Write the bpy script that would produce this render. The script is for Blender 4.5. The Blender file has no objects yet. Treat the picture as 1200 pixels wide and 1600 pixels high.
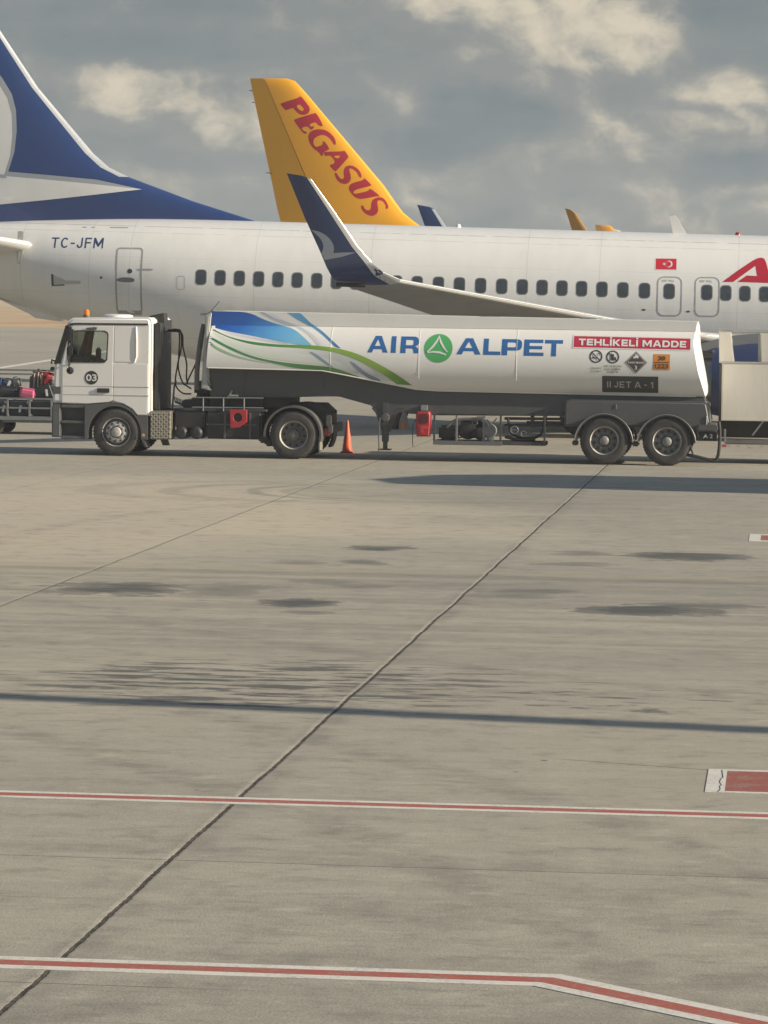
import bpy, bmesh, math, random
from mathutils import Vector, Matrix
from mathutils.bvhtree import BVHTree
R = math.radians
random.seed(7)
S = bpy.context.scene
COL = S.collection

# ------------------------------------------------------------------ camera
# world axes: +X along the parked vehicles (to the right), +Y away across the apron, Z up, metres
F, H = 5550.0, 3.5
yaw, pitch, roll = R(6.43), math.atan(336.1 / 5550), math.atan(0.013)
fwd = Matrix.Rotation(yaw, 3, 'Z') @ Vector((0, math.cos(pitch), -math.sin(pitch)))
rt0 = Matrix.Rotation(yaw, 3, 'Z') @ Vector((1, 0, 0))
up0 = rt0.cross(fwd)
rt = rt0 * math.cos(roll) + up0 * math.sin(roll)
up = up0 * math.cos(roll) - rt0 * math.sin(roll)
cd = bpy.data.cameras.new("camera")
cam = bpy.data.objects.new("camera", cd)
COL.objects.link(cam)
m = Matrix((rt, up, -fwd)).transposed().to_4x4()
m.translation = (0, 0, H)
cam.matrix_world = m
cd.sensor_fit = 'HORIZONTAL'
cd.sensor_width = 36.0
cd.lens = F / 1200 * 36
cd.clip_start, cd.clip_end = 0.5, 20000
S.camera = cam
S.render.resolution_x, S.render.resolution_y = 768, 1024

# ------------------------------------------------------------------ node helper
class V:
    """a float socket with arithmetic"""
    def __init__(s, nt, k): s.nt, s.k = nt, k
    def __add__(s, o): return op(s.nt, 'ADD', s, o)
    def __radd__(s, o): return op(s.nt, 'ADD', o, s)
    def __sub__(s, o): return op(s.nt, 'SUBTRACT', s, o)
    def __rsub__(s, o): return op(s.nt, 'SUBTRACT', o, s)
    def __mul__(s, o): return op(s.nt, 'MULTIPLY', s, o)
    def __rmul__(s, o): return op(s.nt, 'MULTIPLY', o, s)
    def __truediv__(s, o): return op(s.nt, 'DIVIDE', s, o)
def put(nt, sock, v):
    if isinstance(v, V): nt.links.new(v.k, sock)
    elif hasattr(v, 'is_output'): nt.links.new(v, sock)
    else: sock.default_value = v
def op(nt, name, *a):
    n = nt.nodes.new('ShaderNodeMath'); n.operation = name
    for i, v in enumerate(a): put(nt, n.inputs[i], v)
    return V(nt, n.outputs[0])
def vabs(v): return op(v.nt, 'ABSOLUTE', v)
def vmax(a, b): return op(a.nt, 'MAXIMUM', a, b)
def vmin(a, b): return op(a.nt, 'MINIMUM', a, b)
def vsqrt(v): return op(v.nt, 'SQRT', v)
def step(v, a, b):
    """smooth 0 at a to 1 at b"""
    n = v.nt.nodes.new('ShaderNodeMapRange'); n.interpolation_type = 'SMOOTHSTEP'
    put(v.nt, n.inputs['Value'], v)
    n.inputs['From Min'].default_value, n.inputs['From Max'].default_value = a, b
    return V(v.nt, n.outputs['Result'])
def vec(nt, x, y, z=0.0):
    n = nt.nodes.new('ShaderNodeCombineXYZ')
    for i, v in enumerate((x, y, z)): put(nt, n.inputs[i], v)
    return n.outputs[0]
def noise(nt, v, scale, detail=3.0, rough=0.55, dist=0.0):
    n = nt.nodes.new('ShaderNodeTexNoise')
    nt.links.new(v, n.inputs['Vector'])
    n.inputs['Scale'].default_value, n.inputs['Detail'].default_value = scale, detail
    n.inputs['Roughness'].default_value = rough; n.inputs['Distortion'].default_value = dist
    return V(nt, n.outputs['Fac'])
def mix(nt, fac, a, b, mode='MIX'):
    n = nt.nodes.new('ShaderNodeMix'); n.data_type = 'RGBA'; n.blend_type = mode; n.clamp_factor = True
    put(nt, n.inputs['Factor'], fac)
    for s, v in ((n.inputs[6], a), (n.inputs[7], b)):
        if isinstance(v, (tuple, list)): s.default_value = (v[0], v[1], v[2], 1)
        else: put(nt, s, v)
    return n.outputs[2]

# ------------------------------------------------------------------ sky and sun
SUN_EL, SUN_AZ = R(20), R(8.6)          # azimuth measured from +X towards the viewer's side (-Y)
w = bpy.data.worlds.new("World"); S.world = w
w.use_nodes = True
nt = w.node_tree; nt.nodes.clear()
sky = nt.nodes.new('ShaderNodeTexSky'); sky.sky_type = 'NISHITA'; sky.sun_disc = False
sky.sun_elevation = SUN_EL; sky.sun_rotation = R(90) + SUN_AZ
tc = nt.nodes.new('ShaderNodeTexCoord'); sp = nt.nodes.new('ShaderNodeSeparateXYZ')
nt.links.new(tc.outputs['Generated'], sp.inputs[0])
dx, dy, dz = (V(nt, sp.outputs[i]) for i in range(3))
az = op(nt, 'ARCTAN2', dx, dy) * 57.2958
el = op(nt, 'ARCSINE', dz) * 57.2958
elw = el * 1.45
warp = noise(nt, vec(nt, az, elw, 0.0), 0.55, 3.0)
warp2 = noise(nt, vec(nt, az + 31.0, elw, 4.0), 0.55, 3.0)
fray = noise(nt, vec(nt, az, elw, 2.2), 2.6, 4.0, 0.6)
def density(da, de):
    """cumulus thickness seen in a direction nudged by (da, de) degrees"""
    a_, e_ = az + da, el + de
    f = noise(nt, vec(nt, a_ + (warp - 0.5) * 1.2, (e_ + (warp2 - 0.5) * 0.7) * 1.35, 1.7), 0.80, 9.0, 0.55)
    v = (f - 0.5) * 1.15
    wa, we = (warp - 0.5) * 1.0 + (fray - 0.5) * 0.35, (warp2 - 0.5) * 0.5 + (fray - 0.5) * 0.25
    for a, e, ra, re, amt in PUFFS:
        d = vsqrt(op(nt, 'POWER', (a_ + wa - a) / ra, 2.0) + op(nt, 'POWER', (e_ + we - e) / re, 2.0))
        v = v + step(d, 1.15, 0.2) * amt
    return v
PUFFS = [(-3.8, 4.15, 2.4, 1.15, 0.68), (-2.6, 4.05, 0.95, 0.75, 0.30), (-5.6, 4.7, 1.5, 0.55, 0.28), (-1.2, 3.05, 1.3, 0.78, 0.52), (-2.7, 2.6, 1.3, 0.75, 0.36), (-4.3, 2.15, 1.6, 0.55, 0.26),
         (-10.75, 3.15, 1.25, 0.65, 0.52), (-9.2, 2.7, 1.6, 0.7, 0.30), (-6.2, 4.75, 1.0, 0.5, 0.26), (-6.1, 2.95, 0.6, 0.55, 0.24), (-2.0, 1.45, 2.8, 0.6, 0.28), (-5.7, 1.6, 1.3, 0.6, 0.24), (-10.0, 1.6, 2.4, 0.5, 0.18),
         (-5.1, 2.85, 1.7, 0.65, -0.50), (-0.6, 2.15, 1.1, 0.32, -0.40), (-9.8, 3.95, 2.6, 0.45, -0.3), (-9.2, 2.1, 1.7, 0.25, -0.2), (-0.9, 4.6, 1.0, 0.7, -0.3)]
D0 = density(0.0, 0.0); D1 = density(0.20, 0.15)
broad = noise(nt, vec(nt, az * 0.28, elw * 0.7, 9.0), 1.0, 4.0)
stratus = mix(nt, step(broad * 0.7 + fray * 0.12 + warp * 0.25, 0.36, 0.68), (1.20, 1.60, 1.80), (1.80, 2.07, 2.14))
stratus = mix(nt, step(D0, -0.25, 0.25) * 0.7, stratus, (2.05, 2.22, 2.20))
relief = step(D0 - D1 + D0 * 0.30, -0.10, 0.46)
body = mix(nt, relief, (2.05, 2.22, 2.22), (5.6, 5.0, 3.9))
cloud = mix(nt, step(D0, -0.02, 0.56), stratus, body)
cover = step(noise(nt, vec(nt, az * 0.5, elw * 0.5, 3.0), 0.12, 5.0) + step(el, 7.0, 35.0) * -0.12 + step(el, 8.0, 4.0) * 0.6, 0.40, 0.52)
col = mix(nt, cover, sky.outputs[0], cloud)
col = mix(nt, step(el, 1.3, 0.0) * 0.5, col, (2.1, 2.25, 2.25))
bg = nt.nodes.new('ShaderNodeBackground'); bg.inputs['Strength'].default_value = 0.086
nt.links.new(col, bg.inputs['Color'])
wo = nt.nodes.new('ShaderNodeOutputWorld'); nt.links.new(bg.outputs[0], wo.inputs['Surface'])
sl = bpy.data.lights.new("sun", 'SUN'); sl.energy = 5.0; sl.angle = R(0.53); sl.color = (1.0, 0.885, 0.71)
so = bpy.data.objects.new("sun", sl); COL.objects.link(so)
sdir = Vector((math.cos(SUN_EL) * math.cos(SUN_AZ), -math.cos(SUN_EL) * math.sin(SUN_AZ), math.sin(SUN_EL)))
so.rotation_euler = sdir.to_track_quat('Z', 'Y').to_euler(); so.location = (30, -10, 40)
S.view_settings.view_transform = 'Standard'; S.view_settings.look = 'None'
S.view_settings.exposure = 0.50; S.view_settings.gamma = 1.0

# ------------------------------------------------------------------ materials
MATS = {}
def newmat(name):
    m = bpy.data.materials.new(name); m.use_nodes = True
    nt = m.node_tree
    return m, nt, nt.nodes['Principled BSDF']
def mat(name, c, rough=0.5, metal=0.0, dirt=0.15, scale=3.0, bump=0.0, coat=0.0, dirtc=None, spec=0.5, streak=False):
    """painted / plain surface with grime in its base colour and uneven gloss"""
    if name in MATS: return MATS[name]
    m, nt, b = newmat(name)
    g = nt.nodes.new('ShaderNodeNewGeometry')
    pos = g.outputs['Position']
    if streak:
        mp = nt.nodes.new('ShaderNodeMapping'); mp.inputs['Scale'].default_value = (1.0, 1.0, 0.25)
        nt.links.new(pos, mp.inputs[0]); pos = mp.outputs[0]
    n1 = noise(nt, pos, scale, 5.0, 0.6); n2 = noise(nt, pos, scale * 7.3, 3.0)
    f = step(n1 * 0.7 + n2 * 0.3, 0.38, 0.72) * dirt
    dc = dirtc or tuple(x * 0.55 + 0.02 for x in c)
    nt.links.new(mix(nt, f, c, dc), b.inputs['Base Color'])
    nt.links.new((n1 * 0.25 + (rough - 0.125)).k, b.inputs['Roughness'])
    b.inputs['Metallic'].default_value = metal
    b.inputs['Coat Weight'].default_value = coat
    b.inputs['Specular IOR Level'].default_value = spec
    if bump:
        bp = nt.nodes.new('ShaderNodeBump'); bp.inputs['Strength'].default_value = bump; bp.inputs['Distance'].default_value = 0.01
        nt.links.new(n2.k, bp.inputs['Height']); nt.links.new(bp.outputs[0], b.inputs['Normal'])
    MATS[name] = m
    return m
def glass(name, tint=(0.75, 0.8, 0.8), dens=0.35):
    m, nt, b = newmat(name)
    o = nt.nodes['Material Output']
    t = nt.nodes.new('ShaderNodeBsdfTransparent'); t.inputs[0].default_value = (*tint, 1)
    gl = nt.nodes.new('ShaderNodeBsdfGlossy'); gl.inputs['Roughness'].default_value = 0.03
    fr = nt.nodes.new('ShaderNodeFresnel'); fr.inputs[0].default_value = 1.45
    mx = nt.nodes.new('ShaderNodeMixShader'); nt.links.new(fr.outputs[0], mx.inputs[0])
    nt.links.new(t.outputs[0], mx.inputs[1]); nt.links.new(gl.outputs[0], mx.inputs[2])
    nt.links.new(mx.outputs[0], o.inputs['Surface'])
    return m

WHITE = mat('aircraft_white_paint', (0.80, 0.79, 0.76), 0.32, dirt=0.10, scale=0.8, coat=0.25, dirtc=(0.62, 0.61, 0.57))
TWHITE = mat('truck_white_paint', (0.82, 0.80, 0.765), 0.38, dirt=0.12, scale=1.6, coat=0.2, dirtc=(0.60, 0.57, 0.51), streak=True)
TANKP = mat('tank_white_paint', (0.80, 0.785, 0.745), 0.34, dirt=0.16, scale=1.1, coat=0.2, dirtc=(0.64, 0.61, 0.55), streak=True)
DGREY = mat('dark_grey_plastic', (0.085, 0.088, 0.09), 0.6, dirt=0.5, scale=4, dirtc=(0.16, 0.15, 0.135))
CHASSIS = mat('chassis_grey_paint', (0.055, 0.058, 0.062), 0.6, dirt=0.5, scale=2.5, dirtc=(0.11, 0.105, 0.095))
SKIRT = mat('skirt_grey_paint', (0.075, 0.08, 0.083), 0.5, dirt=0.4, scale=2, dirtc=(0.12, 0.115, 0.105))
BLACK = mat('black_rubber_trim', (0.022, 0.023, 0.025), 0.55, dirt=0.4, scale=5, dirtc=(0.06, 0.058, 0.052))
TYRE = mat('tyre_rubber', (0.045, 0.044, 0.043), 0.85, dirt=0.7, scale=5, dirtc=(0.105, 0.098, 0.088), bump=0.2)
RIMW = mat('rim_painted_steel', (0.46, 0.45, 0.42), 0.45, dirt=0.55, scale=9, dirtc=(0.2, 0.19, 0.17))
RIMD = mat('rim_dirty_shaded_steel', (0.15, 0.15, 0.148), 0.55, dirt=0.6, scale=9, dirtc=(0.08, 0.078, 0.074))  # dirty steel; also darkens the front rim recess in place of shade
RIML = mat('rim_wall_sunlit', (0.58, 0.56, 0.50), 0.5, dirt=0.4, scale=7, dirtc=(0.36, 0.34, 0.30))  # inner rim wall coloured light to imitate sun falling on it
STEEL = mat('galvanised_steel', (0.36, 0.37, 0.37), 0.45, metal=0.6, dirt=0.4, scale=8)
BARE = mat('polished_leading_edge', (0.78, 0.78, 0.76), 0.3, metal=0.55, dirt=0.15, scale=3)
REDP = mat('red_plastic', (0.44, 0.032, 0.042), 0.45, dirt=0.3, scale=9)
ORANGE = mat('orange_cone_plastic', (0.72, 0.10, 0.03), 0.5, dirt=0.3, scale=10)
AMBER = mat('amber_lens', (0.85, 0.22, 0.02), 0.2, dirt=0.05)
NAVY = mat('navy_tail_paint', (0.022, 0.052, 0.175), 0.35, dirt=0.3, scale=0.9, coat=0.25, dirtc=(0.04, 0.075, 0.2))
NAVYW = mat('navy_winglet_paint', (0.022, 0.045, 0.125), 0.38, dirt=0.25, scale=2, coat=0.25)
YELLOW = mat('yellow_tail_paint', (0.88, 0.41, 0.016), 0.38, dirt=0.22, scale=0.6, coat=0.2, dirtc=(0.74, 0.33, 0.02))
LETRED = mat('red_letter_paint', (0.47, 0.018, 0.04), 0.4, dirt=0.12, scale=2)
WINGG = mat('wing_grey_paint', (0.235, 0.25, 0.265), 0.4, dirt=0.35, scale=1.2, dirtc=(0.16, 0.165, 0.17))
GREYM = mat('emblem_grey_paint', (0.33, 0.36, 0.40), 0.4, dirt=0.1)
EMBW = mat('emblem_white_paint', (0.72, 0.72, 0.70), 0.4, dirt=0.15, scale=1.5)
LINEG = mat('panel_line_grey', (0.36, 0.36, 0.35), 0.5, dirt=0.2)
BEIGE = mat('ground_vehicle_white', (0.70, 0.67, 0.60), 0.5, dirt=0.55, scale=1.8, dirtc=(0.55, 0.51, 0.43), streak=True)
WINGLASS = mat('cabin_window_glass', (0.05, 0.06, 0.072), 0.12, dirt=0.6, scale=6, dirtc=(0.10, 0.108, 0.115))
WINRIM = mat('cabin_window_rim', (0.17, 0.178, 0.185), 0.4, dirt=0.2)
GLASS = glass('truck_window_glass', (0.90, 0.94, 0.92))
WSCREEN = mat('windscreen_glass', (0.02, 0.03, 0.036), 0.08, dirt=0.2)

def concrete():
    m, nt, b = newmat('apron_concrete')
    g = nt.nodes.new('ShaderNodeNewGeometry'); pos = g.outputs['Position']
    s = nt.nodes.new('ShaderNodeSeparateXYZ'); nt.links.new(pos, s.inputs[0])
    x, y = V(nt, s.outputs[0]), V(nt, s.outputs[1])
    big = noise(nt, pos, 0.11, 4.0, 0.6); mid = noise(nt, pos, 0.8, 5.0, 0.6); fine = noise(nt, pos, 55.0, 3.0, 0.7)
    strk = noise(nt, vec(nt, x * 0.10, y * 1.3, 3.0), 1.0, 6.0, 0.62, 0.4)
    strk2 = noise(nt, vec(nt, x * 0.55, y * 3.6, 8.0), 1.0, 5.0, 0.65)
    grain = noise(nt, pos, 9.0, 4.0, 0.75)
    f = big * 0.45 + mid * 0.15 + strk * 0.35 + strk2 * 0.18 + (grain - 0.5) * 0.45
    c = mix(nt, step(f, 0.36, 0.80), (0.49, 0.447, 0.358), (0.295, 0.275, 0.228))
    c = mix(nt, step(fine, 0.30, 0.72) * 0.5, c, (0.17, 0.16, 0.135))
    c = mix(nt, step(grain, 0.58, 0.74) * 0.40, c, (0.56, 0.51, 0.42))
    c = mix(nt, step(grain, 0.44, 0.28) * 0.40, c, (0.19, 0.175, 0.145))
    pit = noise(nt, pos, 21.0, 3.0, 0.7)
    c = mix(nt, step(pit, 0.62, 0.74) * 0.45, c, (0.14, 0.13, 0.108))
    # paler area far left, darker traffic belt across the middle
    c = mix(nt, step(noise(nt, vec(nt, x * 0.06, y * 0.05, 5.0), 1.0, 2.0), 0.42, 0.62) * 0.3, c, (0.49, 0.425, 0.32))
    c = mix(nt, step(vsqrt(op(nt, 'POWER', (x + 10.5) / 7.0, 2.0) + op(nt, 'POWER', (y - 55.0) / 14.0, 2.0)) + (big - 0.5) * 1.2, 1.15, 0.35) * 0.75, c, (0.56, 0.485, 0.36))
    belt = step(vabs(y - 39.0 + (big - 0.5) * 8.0), 7.0, 1.5) * step(strk, 0.35, 0.6) * 0.28
    c = mix(nt, belt, c, (0.16, 0.155, 0.14))
    mott = noise(nt, pos, 2.3, 6.0, 0.68)
    c = mix(nt, step(mott, 0.50, 0.68) * 0.42, c, (0.20, 0.188, 0.158))
    c = mix(nt, step(mott, 0.46, 0.30) * 0.30, c, (0.54, 0.485, 0.385))
    fleck = noise(nt, vec(nt, x * 1.6 + 5.0, y * 5.0, 12.0), 1.0, 7.0, 0.72)
    c = mix(nt, step(fleck, 0.555, 0.64) * 0.34, c, (0.165, 0.158, 0.138))
    c = mix(nt, step(fleck, 0.43, 0.34) * 0.28, c, (0.58, 0.525, 0.42))
    wn = nt.nodes.new('ShaderNodeTexWhiteNoise'); wn.noise_dimensions = '2D'
    nt.links.new(vec(nt, op(nt, 'FLOOR', (x + 503.685) / 4.95), op(nt, 'FLOOR', (y + 52.65) / 4.95)), wn.inputs['Vector'])
    c = mix(nt, V(nt, wn.outputs['Value']) * 0.16, c, (0.24, 0.235, 0.215))
    tr = None
    for cx, cy, r, a in ((-30.0, 8.0, 31.0, 0.20), (-30.0, 8.0, 32.9, 0.20), (22.0, 2.0, 27.5, 0.17), (22.0, 2.0, 29.4, 0.17), (-4.0, -24.0, 44.0, 0.16), (-4.0, -24.0, 45.9, 0.16), (10.0, 50.0, 21.0, 0.18), (-16.0, 66.0, 26.0, 0.16), (-1.0, 90.0, 58.5, 0.18), (-1.0, 90.0, 60.3, 0.18)):
        d = vsqrt(op(nt, 'POWER', x - cx, 2.0) + op(nt, 'POWER', y - cy, 2.0))
        k = step(vabs(d - r + (mid - 0.5) * 0.35), 0.30, 0.10) * a
        tr = k if tr is None else vmax(tr, k)
    c = mix(nt, tr * step(mott, 0.32, 0.58), c, (0.11, 0.105, 0.09))
    # stains, each with its own outline
    edge = noise(nt, vec(nt, x * 1.2, y * 1.7, 2.0), 1.0, 7.0, 0.68)
    edge2 = noise(nt, vec(nt, x * 1.25 + 7.0, y * 4.6, 2.0), 1.0, 6.0, 0.64)
    st = None
    for cx, cy, rx, ry, a in ((-7.8, 41.4, 0.85, 1.0, 0.75), (-6.6, 41.7, 0.7, 0.9, 0.40), (-5.6, 49.05, 0.46, 0.65, 0.75), (-5.5, 46.4, 0.36, 0.45, 0.55), (-6.3, 46.2, 0.4, 0.4, 0.35),
                              (-1.35, 48.8, 1.05, 0.85, 0.8), (-2.7, 48.9, 0.5, 0.5, 0.4), (-2.75, 46.9, 0.55, 0.4, 0.4), (-1.5, 40.15, 0.85, 0.75, 0.85), (-0.9, 40.9, 0.75, 0.4, 0.55),
                              (-3.0, 42.3, 0.6, 0.4, 0.45), (-3.2, 41.6, 0.6, 0.35, 0.4), (-5.5, 40.05, 0.43, 0.6, 0.8), (-5.2, 38.9, 0.3, 0.3, 0.4), (-5.6, 43.2, 0.5, 0.4, 0.35), (-5.1, 42.6, 0.4, 0.35, 0.3)):
        d = vsqrt(op(nt, 'POWER', (x - cx) / rx, 2.0) + op(nt, 'POWER', (y - cy) / ry, 2.0)) + (edge - 0.5) * 3.0 + (strk2 - 0.5) * 0.8
        k = vmin((step(d, 1.05, 0.90) * 0.75 + step(d, 0.8, 0.3) * 0.45) * a, 0.92)
        st = k if st is None else vmax(st, k)
    st = st * (0.72 + step(strk2, 0.30, 0.52) * 0.28)
    thin2 = step(noise(nt, vec(nt, x * 0.7 + 13.0, y * 3.2, 4.0), 1.0, 5.0, 0.6), 0.60, 0.70) * step(vabs(y - 44.0), 8.0, 2.0) * step(noise(nt, vec(nt, x * 0.25, y * 0.2, 1.0), 1.0, 2.0), 0.42, 0.60)
    st = vmax(st, thin2 * 0.55)
    # field of small oil drips
    fieldm = step(vsqrt(op(nt, 'POWER', (x + 4.6) / 3.4, 2.0) + op(nt, 'POWER', (y - 31.6) / 3.0, 2.0)), 1.25, 0.35)
    drip = step(edge2 + fieldm * 0.17, 0.64, 0.73)
    st = vmax(st, drip * fieldm * 0.85)
    fieldr = step(vsqrt(op(nt, 'POWER', (x + 1.6) / 2.0, 2.0) + op(nt, 'POWER', (y - 31.0) / 1.8, 2.0)), 1.2, 0.4)
    st = vmax(st, step(edge2 + fieldr * 0.12, 0.67, 0.73) * fieldr * 0.75)
    thin = step(noise(nt, vec(nt, x * 0.8 + 3.0, y * 6.0, 6.0), 1.0, 4.0, 0.6) + fieldm * 0.10, 0.66, 0.74)
    st = vmax(st, thin * step(vabs(y - 34.0), 9.0, 3.0) * 0.5)
    c = mix(nt, st, c, (0.072, 0.076, 0.075))
    # crumbs of grit
    grit = step(noise(nt, pos, 7.0, 1.0), 0.775, 0.80) * step(vabs(y - 26.0), 2.2, 0.8)
    c = mix(nt, grit * 0.7, c, (0.06, 0.05, 0.04))
    # curved rubber scuffs left by turning tugs
    ring = None
    for cx, cy, r, wd, a in ((-7.9, 62.8, 3.0, 0.32, 0.30), (-6.45, 63.3, 3.0, 0.22, 0.42), (-6.1, 63.3, 2.75, 0.18, 0.30), (-9.1, 63.0, 3.2, 0.5, 0.2), (-5.6, 63.2, 2.8, 0.5, 0.16)):
        d = vsqrt(op(nt, 'POWER', x - cx, 2.0) + op(nt, 'POWER', y - cy, 2.0))
        k = step(vabs(d - r + (mid - 0.5) * 0.5), wd, wd * 0.3) * step(x - cx, r * 0.75, -r * 0.75) * a
        ring = k if ring is None else vmax(ring, k)
    c = mix(nt, ring, c, (0.15, 0.145, 0.125))
    # old tyre lane across the apron
    lane = vmax(step(vabs(y - 44.35 + (strk2 - 0.5) * 0.3), 0.42, 0.12), step(vabs(y - 43.4), 0.3, 0.1) * 0.5) * 0.42
    c = mix(nt, lane * step(mid, 0.2, 0.5), c, (0.15, 0.14, 0.115))
    c = mix(nt, step(vabs(y - 45.05 + (strk2 - 0.5) * 0.3), 0.25, 0.05) * 0.35, c, (0.40, 0.33, 0.20))
    # slab joints: bays of 4.95 m
    wob = (noise(nt, pos, 0.9, 2.0) - 0.5) * 0.05 + (noise(nt, pos, 12.0, 3.0) - 0.5) * 0.03
    j1 = step(vabs(x + 3.735 + wob), 0.0195, 0.010)
    lip = step(vabs(x + 3.765 + wob * 1.3), 0.024, 0.008)
    j2 = step(vabs(x + 8.66 + wob), 0.026, 0.012) * 0.6
    j2b = step(vabs(x + 8.70 + wob), 0.04, 0.012) * 0.7
    u = op(nt, 'MODULO', x + 503.67 + wob, 4.95)
    jm = step(vabs(u - 2.475), 2.455, 2.468) * 0.30
    v = op(nt, 'MODULO', y + 52.65 + wob * 0.5, 4.95)
    vt = step(vabs(v - 2.475), 2.462, 2.470) * 0.16
    ty = step(vabs(y - 21.56 + wob * 0.35), 0.014, 0.006) * 0.75
    ty = vmax(ty, step(vabs(y - 17.55 + wob * 0.3), 0.012, 0.005) * step(x, -2.2, -3.4) * 0.7)
    ty = vmax(ty, step(vabs(y - 26.5 - (x + 0.5) * -0.35 + wob * 0.3), 0.022, 0.008) * step(x, -1.8, -1.5) * step(x, -0.4, -0.5) * 0.7)
    c = mix(nt, vmax(j2b * 0.6, lip * step(grain, 0.35, 0.55)) * 0.75, c, (0.50, 0.46, 0.38))
    c = mix(nt, step(vabs(x + 3.70 + wob * 1.6), 0.22, 0.04) * step(edge, 0.4, 0.6) * 0.35, c, (0.15, 0.145, 0.13))
    c = mix(nt, vmax(vmax(j1, j2), vmax(vmax(jm, vt), ty)) * step(pit, 0.15, 0.42), c, mix(nt, step(grain, 0.40, 0.62), (0.05, 0.043, 0.035), (0.13, 0.11, 0.085)))
    nt.links.new(c, b.inputs['Base Color'])
    b.inputs['Roughness'].default_value = 0.9; b.inputs['Specular IOR Level'].default_value = 0.25
    bp = nt.nodes.new('ShaderNodeBump'); bp.inputs['Strength'].default_value = 0.35; bp.inputs['Distance'].default_value = 0.01
    nt.links.new((fine + grain * 0.8 - j1 * 1.5).k, bp.inputs['Height']); nt.links.new(bp.outputs[0], b.inputs['Normal'])
    return m
def drygrass():
    m, nt, b = newmat('dry_grass')
    g = nt.nodes.new('ShaderNodeNewGeometry'); pos = g.outputs['Position']
    s = nt.nodes.new('ShaderNodeSeparateXYZ'); nt.links.new(pos, s.inputs[0])
    x, y = V(nt, s.outputs[0]), V(nt, s.outputs[1])
    n = noise(nt, vec(nt, x * 0.05, y * 0.02, 0.0), 1.0, 6.0, 0.65); n2 = noise(nt, vec(nt, x * 0.3, y * 0.05, 2.0), 1.0, 4.0)
    c = mix(nt, step(n, 0.3, 0.7), (0.56, 0.41, 0.235), (0.45, 0.295, 0.155))
    c = mix(nt, step(n2, 0.55, 0.75) * 0.6, c, (0.20, 0.16, 0.08))
    nt.links.new(c, b.inputs['Base Color']); b.inputs['Roughness'].default_value = 1.0; b.inputs['Specular IOR Level'].default_value = 0.1
    return m
def paint(name, c, wear=0.45):
    """road paint, worn through to the concrete"""
    m, nt, b = newmat(name)
    g = nt.nodes.new('ShaderNodeNewGeometry'); pos = g.outputs['Position']
    n = noise(nt, pos, 5.0, 5.0, 0.7); n2 = noise(nt, pos, 40.0, 3.0, 0.7)
    cc = mix(nt, step(n * 0.55 + n2 * 0.45, 0.47, 0.62) * wear, c, (0.29, 0.27, 0.22))
    nt.links.new(cc, b.inputs['Base Color']); b.inputs['Roughness'].default_value = 0.8
    return m
PW, PR = paint('worn_white_line', (0.66, 0.63, 0.56)), paint('worn_red_line', (0.37, 0.095, 0.068), 0.45)
PRF = paint('faded_red_paint', (0.30, 0.085, 0.062), 0.5)

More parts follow.
